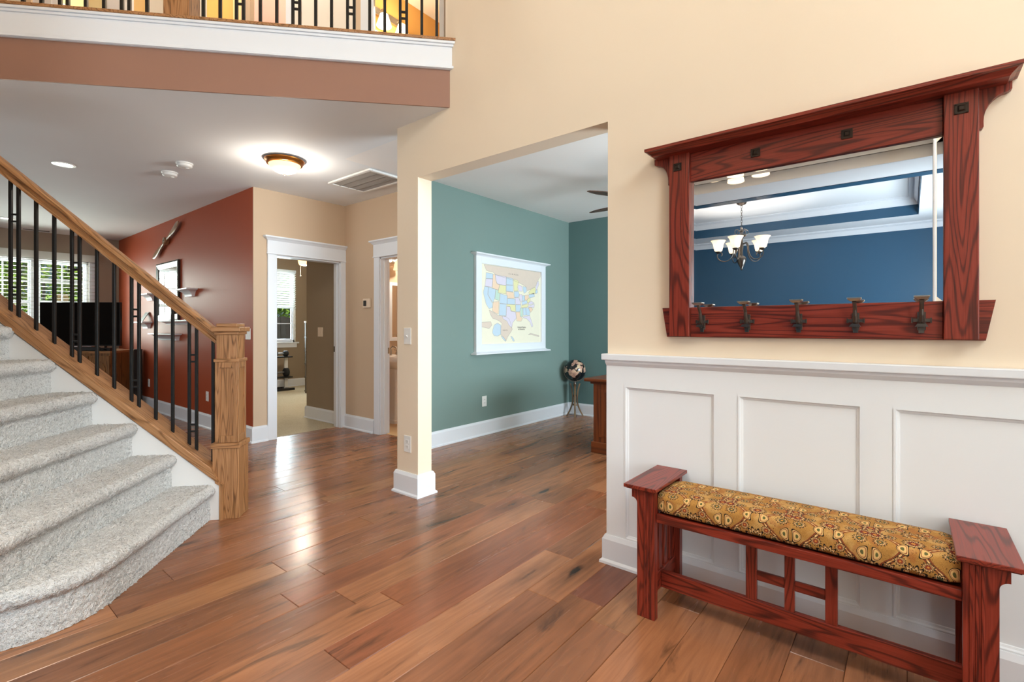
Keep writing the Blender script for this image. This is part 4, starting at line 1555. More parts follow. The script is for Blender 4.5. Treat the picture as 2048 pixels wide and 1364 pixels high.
for x, y, lb in ((0.93, 6.07, 'recessed ceiling downlight shining left of the smoke detectors'), (0.895, 9.69, 'recessed downlight deep in the living room near the window')):
    t = thing('recessed_light', lb, 'lamp', (x, y, CZ), 0, 'recessed ceiling downlights')
    MB().lathe([(0.062, -0.0005), (0.088, -0.0005), (0.086, -0.006), (0.066, -0.008), (0.062, -0.004)], (x, y, CZ), 32, caps=False).build('trim_ring', PLATE, t)
    MB().lathe([(0.061, -0.0006), (0.061, -0.003), (0.03, -0.0035)], (x, y, CZ), 28).build('lens', LEDW, t)
t = thing('ceiling_vent', 'large white return air grille on the hall ceiling', 'vent', (2.985, 4.326, CZ))
q = MB()
a0, a1, b0, b1 = 2.764, 3.204, 3.961, 4.692
q.box(a0, b0, CZ - 0.02, a0 + 0.035, b1, CZ - 0.0005)
q.box(a1 - 0.035, b0, CZ - 0.02, a1, b1, CZ - 0.0005)
q.box(a0 + 0.035, b0, CZ - 0.02, a1 - 0.035, b0 + 0.035, CZ - 0.0005)
q.box(a0 + 0.035, b1 - 0.035, CZ - 0.02, a1 - 0.035, b1, CZ - 0.0005)
q.build('frame', PLATE, t, bevel=0.004)
q = MB()
x = a0 + 0.045
while x < a1 - 0.04:
    q.loft([[(x, y, CZ - 0.004), (x + 0.0015, y, CZ - 0.003), (x + 0.0105, y, CZ - 0.015), (x + 0.009, y, CZ - 0.016)] for y in (b0 + 0.036, b1 - 0.036)])
    x += 0.0135
q.build('louver', GRILL, t, kind='stuff')
for f in (0.27, 0.5, 0.73):
    x = a0 + (a1 - a0) * f
    MB().box(x - 0.006, b0 + 0.036, CZ - 0.019, x + 0.006, b1 - 0.036, CZ - 0.0165).build('divider', GRILL, t)
MB().box(a0 + 0.036, b0 + 0.036, CZ - 0.0025, a1 - 0.036, b1 - 0.036, CZ - 0.001).build('backing', DARKSLOT, t)
t = thing('ceiling_vent', 'narrow supply vent on living room ceiling above the window', 'vent', (1.29, 10.48, CZ))
MB().box(1.12, 10.43, CZ - 0.008, 1.46, 10.53, CZ - 0.0005).build('frame', PLATE, t, bevel=0.003)
q = MB()
for i in range(4): q.box(1.14, 10.445 + i * 0.019, CZ - 0.0095, 1.44, 10.454 + i * 0.019, CZ - 0.0082)
q.build('slot', DARKSLOT, t)


# ------------------------------------------------------------------ ceiling fans
def fan(label, x, y, zc, zb, ang, R_, light, nbl=5, tiltd=0.1, bdz=0.0):
    t = thing('ceiling_fan', label, 'fan', (x, y, zc))
    q = MB()
    q.lathe([(0.065, 0), (0.065, -0.02), (0.03, -0.05), (0.014, -0.055), (0.014, zb - zc + 0.09), (0.05, zb - zc + 0.085), (0.10, zb - zc + 0.06), (0.11, zb - zc + 0.0), (0.10, zb - zc - 0.04), (0.05, zb - zc - 0.055)], (x, y, zc), 24)
    q.build('motor_housing', BRONZE, t)
    for k in range(nbl):
        a = R(ang + 360 / nbl * k)
        u, v = Vector((math.cos(a), math.sin(a), 0)), Vector((-math.sin(a), math.cos(a), 0))
        c = Vector((x, y, zb))
        q = MB()
        rings = []
        for i in range(9):
            f = i / 8
            r = 0.17 + (R_ - 0.17) * f
            wd = 0.055 + 0.02 * math.sin(f * PI * 0.8)
            if i == 8: wd = 0.018
            if i == 7: wd = 0.052
            p = c + u * r + Vector((0, 0, bdz))
            rings.append([p + v * wd + Vector((0, 0, tiltd * wd)), p - v * wd - Vector((0, 0, tiltd * wd)), p - v * wd + Vector((0, 0, -tiltd * wd + 0.007)), p + v * wd + Vector((0, 0, tiltd * wd + 0.007))])
        q.loft(rings)
        bl = q.build('blade', BLADEW, t)
        q = MB()
        q.loft([[c + u * r + v * w0 + Vector((0, 0, bdz - 0.006)), c + u * r - v * w0 + Vector((0, 0, bdz - 0.006)), c + u * r - v * w0 + Vector((0, 0, bdz - 0.001)), c + u * r + v * w0 + Vector((0, 0, bdz - 0.001))] for r, w0 in ((0.09, 0.02), (0.2, 0.035), (0.26, 0.01))])
        q.build('blade_iron', BRONZE, bl)
    if light:
        MB().lathe([(0.105, -0.055), (0.112, -0.062), (0.108, -0.105), (0.092, -0.138), (0.05, -0.146), (0.01, -0.147)], (x, y, zb), 28).build('light_bowl', SHADEW, t)
        for s, l in ((-1, 0.30), (1, 0.31)):
            q = MB()
            px_, py_ = x + s * 0.08 * 0.63, y - s * 0.08 * 0.78
            q.tube([(px_, py_, zb - 0.06), (px_, py_, zb - l)], 0.004, 6)
            q.sphere((px_, py_, zb - l - 0.012), 0.012, 10)
            q.build('pull_chain', NICKEL, t)
    return t


fan('dark wooden ceiling fan tips showing in the teal study', 4.486, 1.92, CZ, 2.45, 82.5, 0.716, False, 5, -0.1)
fan('ceiling fan with glowing light bowl seen through bedroom doorway', 4.11, 7.64, CZ, 2.385, 20, 0.62, True, 5, 0.1, 0.16)
lamp('bedroom_fan_bulb', 'POINT', (4.11, 7.64, 2.17), 62, (1, 0.87, 0.68), radius=0.03)

# ------------------------------------------------------------------ brick red wall: shelves, picture mirror, propeller
def ledge(label, ya, yb, zt, dep=0.13, h=0.10, taper=0.10, group='white crown moulding wall shelves'):
    t = thing('wall_shelf', label, 'shelf', (XW, (ya + yb) / 2, zt), 0, group)
    MB().box(XW - dep, ya, zt - 0.018, XW - 0.0005, yb, zt).build('shelf_board', WHITE, t, bevel=0.003)
    rings = []
    for i in range(8):
        f = i / 7
        e = 0.012 + (taper - 0.012) * math.sin(f * PI / 2) ** 0.8
        dx = dep - 0.012 - (dep - 0.05) * math.sin(f * PI / 2)
        z = zt - 0.018 - (h - 0.018) * (1 - math.cos(f * PI / 2)) ** 0.8
        rings.append([(XW - 0.0005, ya + e, z), (XW - 0.0005, yb - e, z), (XW - dx, yb - e, z), (XW - dx, ya + e, z)])
    q = MB()
    q.loft(rings)
    q.build('crown_moulding', WHITE, t)
    return t


ledge('short white shelf right of the dark framed mirror on red wall', 7.03, 7.47, 1.735)
ledge('short white shelf high on red wall behind the stair rail, left of the mirror', 8.62, 9.06, 1.735)
ledge('short white shelf holding a dark tablet, low and nearest the television', 8.84, 9.28, 1.322)
ledge('wide white shelf, lowest of those on the red wall', 7.60, 8.58, 1.152, 0.13, 0.095)
ledge('long thin white shelf directly under the dark framed mirror', 6.84, 8.14, 1.331, 0.12, 0.055, 0.05)
t = thing('framed_mirror', 'dark framed mirror standing on the long white shelf on red wall', 'mirror', (XW, 8.13, 1.332))
ya, yb, za, zb2 = 7.66, 8.58, 1.3325, 2.155
x0 = XW - 0.028
q = MB()
fw_ = 0.085
rings = []
for cy, cz, sy, sz in ((ya, za, 1, 1), (yb, za, -1, 1), (yb, zb2, -1, -1), (ya, zb2, 1, -1), (ya, za, 1, 1)):
    rings.append([(XW - 0.0005, cy, cz), (x0, cy, cz), (x0 - 0.004, cy + sy * 0.02, cz + sz * 0.02), (x0 + 0.006, cy + sy * fw_ * 0.8, cz + sz * fw_ * 0.8), (x0 + 0.012, cy + sy * fw_, cz + sz * fw_), (XW - 0.0005, cy + sy * fw_, cz + sz * fw_)])
q.loft(rings, 0, False)
q.build('frame', plain('dark_espresso_frame', '#241d19', 0.3), t)
MB().box(XW - 0.012, ya + fw_ - 0.004, za + fw_ - 0.004, XW - 0.006, yb - fw_ + 0.004, zb2 - fw_ + 0.004).build('mirror_glass', MIRROR, t)

t = thing('wooden_propeller', 'two bladed wooden propeller hung diagonally high on red wall', 'propeller', (XW, 8.12, 2.447))
hub = Vector((XW - 0.035, 8.12, 2.447))
for s, tip in ((1, Vector((XW - 0.045, 7.592, 2.648))), (-1, Vector((XW - 0.045, 8.657, 2.258)))):
    u = tip - hub
    L = u.length
    u.normalize()
    v = u.cross(Vector((1, 0, 0))).normalized()
    q = MB()
    rings = []
    for i in range(13):
        f = i / 12
        wd = [0.035, 0.036, 0.036, 0.04, 0.046, 0.053, 0.06, 0.066, 0.069, 0.068, 0.062, 0.048, 0.018][i] * 0.78
        th = 0.020 - 0.014 * f
        tw = s * (0.9 - 0.75 * f)
        vv = v * math.cos(tw * 0.5) + Vector((1, 0, 0)) * math.sin(tw * 0.5) * 0.5
        nn = u.cross(vv).normalized()
        c = hub + u * (0.03 + (L - 0.03) * f)
        rings.append([c + vv * wd * math.cos(a) + nn * th * math.sin(a) for a in [2 * PI * j / 14 for j in range(14)]])
    q.loft(rings, 0, True, True)
    q.build('blade', PROPW, t)
q = MB()
q.lathe([(0.050, -0.032), (0.052, -0.02), (0.052, 0.02), (0.048, 0.028), (0.03, 0.03)], hub, 24, axis='x')
q.build('hub', PROPW, t)
q = MB()
q.lathe([(0.012, -0.036), (0.012, -0.0325)], hub, 12, axis='x')
for k in range(6):
    a = 2 * PI * k / 6
    q.lathe([(0.005, -0.036), (0.005, -0.0322)], hub + Vector((0, 0.032 * math.cos(a), 0.032 * math.sin(a))), 8, axis='x')
q.build('bolt', NICKEL, t)

t = thing('picture_card', 'small cream card leaning on the right part of long shelf', 'card', (XW - 0.06, 7.22, 1.3315))
q = MB()
q.loft([[(XW - 0.085 + a, 7.16 + b, 1.3318) for a, b in ((0, 0), (0.006, 0), (0.006, 0.1), (0, 0.1))], [(XW - 0.02 + a, 7.16 + b, 1.462) for a, b in ((0, 0), (0.006, 0), (0.006, 0.1), (0, 0.1))]])
q.build('card', plain('cream_card', '#eadfc4', 0.6), t)
t = thing('tablet', 'thin dark tablet leaning on the low shelf nearest the television', 'tablet', (XW - 0.06, 9.03, 1.3225))
q = MB()
q.loft([[(XW - 0.10 + a, 8.96 + b, 1.3227) for a, b in ((0, 0), (0.008, 0), (0.008, 0.17), (0, 0.17))], [(XW - 0.012 + a, 8.96 + b, 1.465) for a, b in ((-0.004, 0), (0.004, 0), (0.004, 0.17), (-0.004, 0.17))]])
q.build('body', BLACKP, t, bevel=0.002)

# ------------------------------------------------------------------ television corner
FW = Vector((math.cos(0.679445), math.sin(0.679445), 0))
RT = Vector((math.sin(0.679445), -math.cos(0.679445), 0))
TVF = Matrix(((RT.x, FW.x, 0, 0), (RT.y, FW.y, 0, 0), (0, 0, 1, 0), (0, 0, 0, 1)))     # x: along the screen, y: away from the room
tv = thing('television', 'large black flat screen television standing on carved oak corner cabinet', 'television', TVF @ Vector((-6.31, 7.2, 0.90)), 0.679445 - PI / 2)
MB(TVF).box(-6.90, 7.18, 0.965, -5.725, 7.22, 1.604).build('screen_housing', BLACKP, tv, bevel=0.004)
MB(TVF).box(-6.892, 7.177, 0.985, -5.733, 7.1798, 1.596).build('screen', SCREEN, tv)
for x in (-6.7, -5.95):
    q = MB(TVF)
    q.box(x - 0.015, 7.10, 0.899, x + 0.015, 7.30, 0.915)
    q.box(x - 0.012, 7.19, 0.915, x + 0.012, 7.21, 0.97)
    q.build('leg', BLACKP, tv)
cab = thing('corner_cabinet', 'carved oak corner cabinet under the television', 'cabinet', TVF @ Vector((-6.3, 7.3, 0)), 0.679445 - PI / 2)
pl_ = [(-6.92, 6.98), (-5.70, 6.98), (-5.80, 7.46), (-6.22, 7.80), (-6.80, 7.8), (-6.98, 7.46)]
MB(TVF).prism(pl_, 'z', 0.0, 0.868).build('carcass', STANDW, cab)
cen = (-6.36, 7.4)
MB(TVF).prism([(cen[0] + (a - cen[0]) * 1.025, cen[1] + (b - cen[1]) * 1.06) for a, b in pl_], 'z', 0.868, 0.898).build('top', OAK['x'], cab, bevel=0.006)
MB(TVF).prism([(cen[0] + (a - cen[0]) * 1.02, cen[1] + (b - cen[1]) * 1.05) for a, b in pl_], 'z', 0.0, 0.09).build('plinth', STANDW, cab, bevel=0.004)
for i in range(4):
    a = -6.90 + i * 0.302
    dpart = MB(TVF).box(a + 0.012, 6.962, 0.12, a + 0.288, 6.9795, 0.83).build('door', STANDW, cab, bevel=0.004)
    q = MB(TVF)
    q.prism([(a + 0.06, 0.2), (a + 0.24, 0.2), (a + 0.24, 0.66), (a + 0.2, 0.73), (a + 0.15, 0.76), (a + 0.10, 0.73), (a + 0.06, 0.66)], 'y', 6.952, 6.9615)
    q.build('door_panel', STANDW, dpart, bevel=0.006)
    q = MB(TVF)
    q.sphere((a + (0.03 if i % 2 else 0.27), 6.950, 0.5), 0.011, 10)
    q.build('knob', BRONZE, dpart)
t = thing('soundbar', 'long black soundbar in front of the television', 'soundbar', TVF @ Vector((-6.3, 7.06, 0.898)), 0.679445 - PI / 2)
MB(TVF).box(-6.75, 7.02, 0.8985, -5.93, 7.09, 0.955).build('body', BLACKP, t, bevel=0.01)
MB(TVF).box(-6.74, 7.0165, 0.905, -5.94, 7.0195, 0.948).build('grille', RUBBER, t)
t = thing('media_box', 'small black media box at right end of the cabinet top', 'media box', TVF @ Vector((-5.84, 7.08, 0.898)), 0.679445 - PI / 2)
MB(TVF).box(-5.91, 7.03, 0.8985, -5.75, 7.13, 0.94).build('body', BLACKP, t, bevel=0.004)
MB(TVF).box(-5.84, 7.028, 0.912, -5.80, 7.0298, 0.925).build('display', SCREEN, t)
t = thing('speaker_tower', 'slim black floor speaker between the cabinet and the red wall', 'speaker', (2.27, 9.29, 0))
MB().box(2.215, 9.22, 0.0, 2.322, 9.37, 0.90).build('cabinet', BLACKP, t, bevel=0.004)
MB().box(2.2105, 9.23, 0.05, 2.2145, 9.36, 0.88).build('grille', RUBBER, t)

# ------------------------------------------------------------------ study: framed map, globe, desk
PC = [('B', '#c4d6e4'), ('P', '#dfd6e4'), ('O', '#f0d2b6'), ('Y', '#e8e2ae'), ('G', '#c4dccb'), ('T', '#dfcdbd')]
mp = thing('framed_map', 'white framed pastel map of the United States on teal wall', 'map', (4.71, 3.81, 0.93))
MX, MZ, MY = 4.71, 1.50, 3.79
q = MB()
q.box(4.035, 3.772, 0.962, 4.125, 3.8095, 2.045)
q.box(5.294, 3.772, 0.962, 5.385, 3.8095, 2.045)
q.box(4.125, 3.772, 0.962, 5.294, 3.8095, 1.042)
q.box(4.125, 3.772, 1.965, 5.294, 3.8095, 2.045)
q.build('frame', WHITE, mp, bevel=0.002)
for z0, z1, s in ((2.045, 2.078, 1), (0.93, 0.962, -1)):
    q = MB()
    a, b = (z0, z1) if s > 0 else (z1, z0)
    q.loft([[(4.035 - e, 3.8095, z), (5.385 + e, 3.8095, z), (5.385 + e, 3.772 - e, z), (4.035 - e, 3.772 - e, z)] for e, z in ((0.0, a), (0.012, a + (b - a) * 0.3), (0.045, a + (b - a) * 0.6), (0.05, b))])
    q.build('frame_ledge', WHITE, mp)
mats = [plain('map_paper', '#efe8d2', 0.7, var=0.02)] + [plain('map_tint_' + n, h, 0.7, var=0.03) for n, h in PC] + [plain('map_ink', '#aaa098', 0.7)]
MB().box(4.120, MY, 1.038, 5.298, MY + 0.004, 1.969).build('map_sheet', mats[0], mp)
STATES = [['T',[[-0.53,0.457],[0.582,0.462],[0.573,0.4],[0.525,0.352],[0.487,0.294],[0.45,0.258],[0.34,0.219],[0.287,0.205],[0.278,0.247],[0.199,0.274],[0.095,0.299],[0.003,0.318],[-0.315,0.354],[-0.375,0.383],[-0.442,0.387],[-0.486,0.393]]],['T',[[-0.442,-0.062],[-0.383,-0.08],[-0.277,-0.122],[-0.23,-0.126],[-0.135,-0.135],[-0.071,-0.164],[-0.038,-0.226],[-0.013,-0.288],[-0.038,-0.319],[-0.103,-0.379],[-0.135,-0.43],[-0.183,-0.378],[-0.23,-0.347],[-0.23,-0.267],[-0.207,-0.217],[-0.261,-0.187],[-0.323,-0.168],[-0.375,-0.159],[-0.413,-0.12]]],['B',[[-0.493,0.368],[-0.375,0.364],[-0.375,0.304],[-0.498,0.3]]],['P',[[-0.498,0.298],[-0.375,0.302],[-0.39,0.205],[-0.515,0.212]]],['B',[[-0.518,0.208],[-0.457,0.206],[-0.464,0.113],[-0.383,0.018],[-0.383,-0.031],[-0.442,-0.047],[-0.493,0.005],[-0.522,0.081],[-0.541,0.138]]],['B',[[-0.454,0.205],[-0.326,0.184],[-0.341,0.079],[-0.375,0.024],[-0.46,0.113]]],['O',[[-0.372,0.359],[-0.335,0.357],[-0.323,0.289],[-0.3,0.251],[-0.253,0.244],[-0.277,0.177],[-0.383,0.196]]],['P',[[-0.332,0.357],[-0.131,0.349],[-0.135,0.242],[-0.246,0.246],[-0.297,0.253],[-0.319,0.291]]],['Y',[[-0.246,0.244],[-0.135,0.24],[-0.135,0.14],[-0.28,0.147],[-0.274,0.177]]],['G',[[-0.323,0.183],[-0.28,0.177],[-0.283,0.147],[-0.246,0.144],[-0.261,0.053],[-0.338,0.07]]],['O',[[-0.368,0.034],[-0.264,0.045],[-0.277,-0.107],[-0.345,-0.089],[-0.383,-0.07],[-0.375,-0.011]]],['B',[[-0.243,0.139],[-0.111,0.121],[-0.116,0.018],[-0.253,0.023]]],['B',[[-0.253,0.02],[-0.127,0.016],[-0.135,-0.125],[-0.264,-0.119]]],['B',[[-0.127,0.346],[-0.0,0.335],[-0.0,0.256],[-0.131,0.252]]],['B',[[-0.131,0.248],[0.003,0.253],[0.003,0.173],[-0.132,0.176]]],['O',[[-0.127,0.171],[0.008,0.168],[0.025,0.096],[-0.103,0.09],[-0.111,0.123],[-0.129,0.14]]],['B',[[-0.106,0.087],[0.041,0.087],[0.041,0.019],[-0.113,0.019]]],['Y',[[-0.113,0.016],[0.048,0.016],[0.048,-0.069],[-0.038,-0.061],[-0.055,-0.01],[-0.113,-0.007]]],['P',[[-0.119,-0.01],[-0.058,-0.013],[-0.041,-0.064],[0.053,-0.074],[0.065,-0.152],[-0.005,-0.205],[-0.022,-0.272],[-0.079,-0.236],[-0.119,-0.185],[-0.183,-0.166],[-0.207,-0.131],[-0.132,-0.128]]],['Y',[[0.011,0.332],[0.095,0.32],[0.121,0.301],[0.087,0.256],[0.095,0.189],[0.02,0.184]]],['B',[[0.023,0.179],[0.109,0.186],[0.129,0.143],[0.109,0.111],[0.031,0.107]]],['P',[[0.033,0.104],[0.112,0.109],[0.138,0.07],[0.164,0.024],[0.053,0.02],[0.045,0.087]]],['B',[[0.051,0.016],[0.155,0.018],[0.138,-0.067],[0.058,-0.069]]],['O',[[0.058,-0.074],[0.138,-0.072],[0.143,-0.12],[0.19,-0.151],[0.164,-0.188],[0.075,-0.184]]],['P',[[0.112,0.268],[0.181,0.252],[0.19,0.189],[0.121,0.19],[0.095,0.236]]],['B',[[0.199,0.253],[0.269,0.247],[0.278,0.194],[0.225,0.164],[0.207,0.2]]],['P',[[0.121,0.143],[0.181,0.151],[0.185,0.093],[0.172,0.05],[0.138,0.075]]],['B',[[0.186,0.136],[0.237,0.14],[0.237,0.074],[0.188,0.067]]],['O',[[0.241,0.14],[0.313,0.153],[0.319,0.11],[0.278,0.081],[0.241,0.085]]],['B',[[0.181,0.061],[0.278,0.078],[0.296,0.044],[0.181,0.019]]],['Y',[[0.172,0.013],[0.322,0.035],[0.296,-0.004],[0.169,-0.019]]],['G',[[0.15,-0.022],[0.199,-0.021],[0.195,-0.129],[0.15,-0.125]]],['B',[[0.202,-0.021],[0.256,-0.017],[0.269,-0.107],[0.207,-0.113]]],['B',[[0.26,-0.017],[0.313,-0.013],[0.349,-0.062],[0.34,-0.111],[0.272,-0.107]]],['P',[[0.199,-0.129],[0.34,-0.114],[0.377,-0.17],[0.413,-0.246],[0.386,-0.262],[0.349,-0.197],[0.269,-0.149],[0.207,-0.145]]],['O',[[0.322,-0.014],[0.368,-0.002],[0.413,-0.033],[0.359,-0.072]]],['P',[[0.301,0.007],[0.447,0.039],[0.432,-0.011],[0.368,-0.002],[0.313,-0.011]]],['P',[[0.304,0.045],[0.377,0.075],[0.441,0.05],[0.34,0.027]]],['Y',[[0.299,0.098],[0.349,0.117],[0.359,0.085],[0.313,0.045],[0.283,0.065]]],['B',[[0.322,0.153],[0.432,0.181],[0.45,0.138],[0.337,0.113]]],['Y',[[0.322,0.186],[0.377,0.232],[0.459,0.259],[0.469,0.194],[0.441,0.17],[0.331,0.159]]],['P',[[0.474,0.26],[0.502,0.328],[0.535,0.347],[0.544,0.298],[0.502,0.24],[0.478,0.216]]],['B',[[0.465,0.21],[0.506,0.234],[0.516,0.191],[0.469,0.172]]],['B',[[-0.375,-0.287],[-0.353,-0.237],[-0.292,-0.212],[-0.23,-0.237],[-0.23,-0.347],[-0.292,-0.367],[-0.353,-0.361],[-0.383,-0.326]]],['B',[[-0.23,-0.362],[-0.183,-0.383],[-0.135,-0.42],[-0.143,-0.435],[-0.191,-0.403]]],['T',[[-0.58,-0.205],[-0.413,-0.198],[-0.39,-0.237],[-0.442,-0.277],[-0.572,-0.257]]],['T',[[0.313,-0.359],[0.359,-0.338],[0.553,-0.373],[0.544,-0.387],[0.377,-0.356]]],['B',[[-0.046,-0.37],[-0.013,-0.381],[0.02,-0.412],[0.028,-0.433],[0.003,-0.433]]]]
q = MB()
key = {n: i + 1 for i, (n, h) in enumerate(PC)}
from mathutils.geometry import tessellate_polygon
for col, p in STATES:
    vs = [(MX + a, MY - 0.0004 - (0.0002 if col != 'T' else 0), MZ + b) for a, b in p]
    q.add(vs, [tuple(t3) for t3 in tessellate_polygon([[Vector((a, b, 0)) for a, b in p]])], key[col])
    for i in range(len(p)):
        a, b = Vector(p[i]), Vector(p[(i + 1) % len(p)])
        n = (b - a).normalized()
        n = Vector((-n.y, n.x)) * 0.0016
        q.add([(MX + c.x, MY - 0.0008, MZ + c.y) for c in (a + n, b + n, b - n, a - n)], [(0, 1, 2, 3)], 7)
q.build('map_print', mats, mp)


def text(body, name, size, M, mat, parent, spacing=1.0):
    c = bpy.data.curves.new(name, 'FONT')
    c.body = body
    c.size = size
    c.align_x, c.align_y = 'CENTER', 'CENTER'
    c.space_character = spacing
    c.extrude = 0.0001
    o = bpy.data.objects.new(name, c)
    COL.objects.link(o)
    o.parent = parent
    o.matrix_parent_inverse = ID
    o.matrix_basis = MAT[parent].inverted() @ M
    c.materials.append(mat)
    me = bpy.data.meshes.new_from_object(o)
    me.materials.clear()
    me.materials.append(mat)
    o2 = bpy.data.objects.new(name, me)
    COL.objects.link(o2)
    o2.parent = parent
    o2.matrix_basis = o.matrix_basis.copy()
    bpy.data.objects.remove(o)
    return o2


INK = plain('lettering_ink', '#5b4a44', 0.7)
FACE_NY = lambda x, y, z: Matrix.Translation((x, y, z)) @ Matrix.Rotation(PI / 2, 4, 'X')
text('United States', 'map_title', 0.032, FACE_NY(4.885, MY - 0.0014, 1.238), INK, mp)
text('of America', 'map_title', 0.030, FACE_NY(4.88, MY - 0.0014, 1.213), INK, mp)
text('CANADA', 'map_lettering', 0.026, FACE_NY(4.72, MY - 0.0014, 1.888), INK, mp, 2.2)
text('MEXICO', 'map_lettering', 0.02, FACE_NY(4.56, MY - 0.0014, 1.20), INK, mp, 1.3)

gx_, gy_, gz_ = 5.885, 3.625, 0.638
gl = thing('globe', 'black and tan globe on bowed wooden stand in corner of the teal study', 'globe', (gx_, gy_, 0))
MB().sphere((gx_, gy_, gz_), 0.149, 40).build('sphere', GLOBE, gl)
q = MB()
ax = Vector((0.35, -0.25, 0.9)).normalized()
rr = []
side = ax.cross(Vector((0.85, 0.52, 0))).normalized()
up_ = ax
for i in range(13):
    a = R(-96) + R(96 + 0) * 0 + PI * i / 12 - PI / 2 + R(6)
    rr.append(Vector((gx_, gy_, gz_)) + (up_ * math.sin(a) + side * math.cos(a)) * 0.156)
q.tube(rr, 0.0045, 8)
q.build('meridian', PEWTER, gl)
q = MB()
q.lathe([(0.012, 0.492), (0.015, 0.47), (0.022, 0.455), (0.024, 0.42), (0.016, 0.40), (0.012, 0.36), (0.012, 0.30), (0.02, 0.285), (0.03, 0.28), (0.03, 0.27), (0.01, 0.265)][::-1], (gx_, gy_, 0), 18)
q.build('spindle', PEWTER, gl)
for k in range(4):
    a = R(211.5 + 90 * k)
    u, v = Vector((math.cos(a), math.sin(a), 0)), Vector((-math.sin(a), math.cos(a), 0))
    q = MB()
    rings = []
    for i in range(15):
        f = i / 14
        z = 0.455 * (1 - f)
        r = 0.030 + 0.036 * ((0.5 - f) / 0.5) ** 2 if f < 0.5 else 0.030 + 0.085 * ((f - 0.5) / 0.5) ** 1.7
        c = Vector((gx_, gy_, z)) + u * r
        rings.append([c + u * a_ + v * b_ for a_, b_ in ((-0.011, -0.012), (0.011, -0.012), (0.011, 0.012), (-0.011, 0.012))])
    q.loft(rings)
    q.build('leg', STANDLEG, gl, bevel=0.002)
q = MB()
q.lathe([(0.034, 0.150), (0.036, 0.156), (0.036, 0.166), (0.034, 0.172)], (gx_, gy_, 0), 20)
q.build('brace_ring', STANDLEG, gl)

dk = thing('writing_desk', 'reddish wood pedestal desk cut off by the entry wall edge', 'desk', (4.65, 1.75, 0))
MB().box(4.22, 0.95, 0.705, 5.05, 2.50, 0.737).build('desktop', DESKW['y'], dk, bevel=0.008, seg=3)
MB().box(4.27, 0.99, 0.68, 5.0, 2.455, 0.705).build('apron', DESKW['y'], dk, bevel=0.004)
for y0_, y1_ in ((1.95, 2.43), (1.02, 1.5)):
    pd = MB().box(4.29, y0_, 0.0, 4.98, y1_, 0.68).build('pedestal', DESKW['z'], dk, bevel=0.003)
    MB().box(4.275, y0_ - 0.02, 0.0, 4.995, y1_ + 0.02, 0.11).build('plinth', DESKW['y'], pd, bevel=0.006)
    MB().box(4.2825, y0_ + 0.06, 0.16, 4.2895, y1_ - 0.06, 0.63).build('side_panel', DESKW['z'], pd, bevel=0.006)
    MB().box(4.2765, y0_ + 0.085, 0.185, 4.282, y1_ - 0.085, 0.605).build('raised_field', DESKW['z'], pd, bevel=0.005)
MB().box(4.34, 1.5, 0.18, 4.36, 1.95, 0.68).build('modesty_panel', DESKW['y'], dk)

# ------------------------------------------------------------------ bathroom off the hall
t = thing('bathroom_mirror', 'white framed mirror above bathroom basin, seen as a sliver past the pillar', 'mirror', (4.33, 5.40, 1.05))
ya, yb, za, zb2 = 4.06, 4.62, 1.055, 1.84
MB().box(4.10, 5.385, 1.10, 4.58, 5.389, 1.80).build('mirror_glass', MIRROR, t)
q = MB()
q.box(ya, 5.372, za, 4.105, 5.3995, zb2)
q.box(4.575, 5.372, za, yb, 5.3995, zb2)
q.box(4.105, 5.372, za, 4.575, 5.3995, 1.105)
q.box(4.105, 5.372, 1.795, 4.575, 5.3995, zb2)
q.build('frame', WHITE, t, bevel=0.003)
t = thing('vanity_light', 'glowing glass light fixture above the bathroom mirror', 'lamp', (4.25, 5.40, 2.05))
MB().box(4.05, 5.375, 2.10, 4.60, 5.3995, 2.19).build('back_plate', NICKEL, t, bevel=0.004)
for x in (4.15, 4.33, 4.51):
    q = MB()
    q.lathe([(0.025, 0.13), (0.035, 0.12), (0.05, 0.06), (0.062, 0.0)], (x, 5.31, 2.0), 20)
    q.build('shade', SHADE, t)
    MB().tube([(x, 5.375, 2.15), (x, 5.31, 2.16), (x, 5.31, 2.125)], 0.008, 8).build('arm', NICKEL, t)
lamp('bathroom_bulb', 'POINT', (4.3, 5.0, 2.2), 22, (1, 0.91, 0.78), radius=0.05)
t = thing('pedestal_basin', 'white pedestal basin in bathroom, half hidden by the pillar', 'basin', (4.05, 5.17, 0))
q = MB()
rings = []
for sx, sy, z in ((0.10, 0.09, 0.70), (0.17, 0.15, 0.74), (0.255, 0.20, 0.80), (0.268, 0.21, 0.815), (0.272, 0.213, 0.868), (0.265, 0.208, 0.876), (0.21, 0.15, 0.874), (0.17, 0.11, 0.79), (0.03, 0.02, 0.765)):
    ring = []
    for i in range(32):
        a, b = superq(2 * PI * i / 32 + 0.02, 4)
        ring.append((4.05 + a * sx, 5.18 + b * sy, z))
    rings.append(ring)
q.loft(rings, 0, True, True)
q.build('bowl', CERAM, t)
q = MB()
rings = []
for s, z in ((0.125, 0.0), (0.125, 0.045), (0.105, 0.055), (0.10, 0.09), (0.088, 0.12), (0.085, 0.62), (0.10, 0.70)):
    rings.append([(4.05 + a * s, 5.2 + b * s * 0.9, z) for a, b in [superq(2 * PI * i / 24 + 0.02, 6) for i in range(24)]])
q.loft(rings, 0, True, True)
q.build('pedestal', CERAM, t)
q = MB()
for x in (3.95, 4.15):
    q.lathe([(0.02, 0.872), (0.018, 0.90), (0.01, 0.91), (0.012, 0.93), (0.008, 0.94)], (x, 5.33, 0), 12)
    q.box(x - 0.04, 5.325, 0.93, x + 0.04, 5.335, 0.942)
q.tube([(4.05, 5.33, 0.872), (4.05, 5.33, 0.96), (4.05, 5.29, 0.985), (4.05, 5.22, 0.975), (4.05, 5.21, 0.955)], 0.011, 10)
q.build('faucet', NICKEL, t)

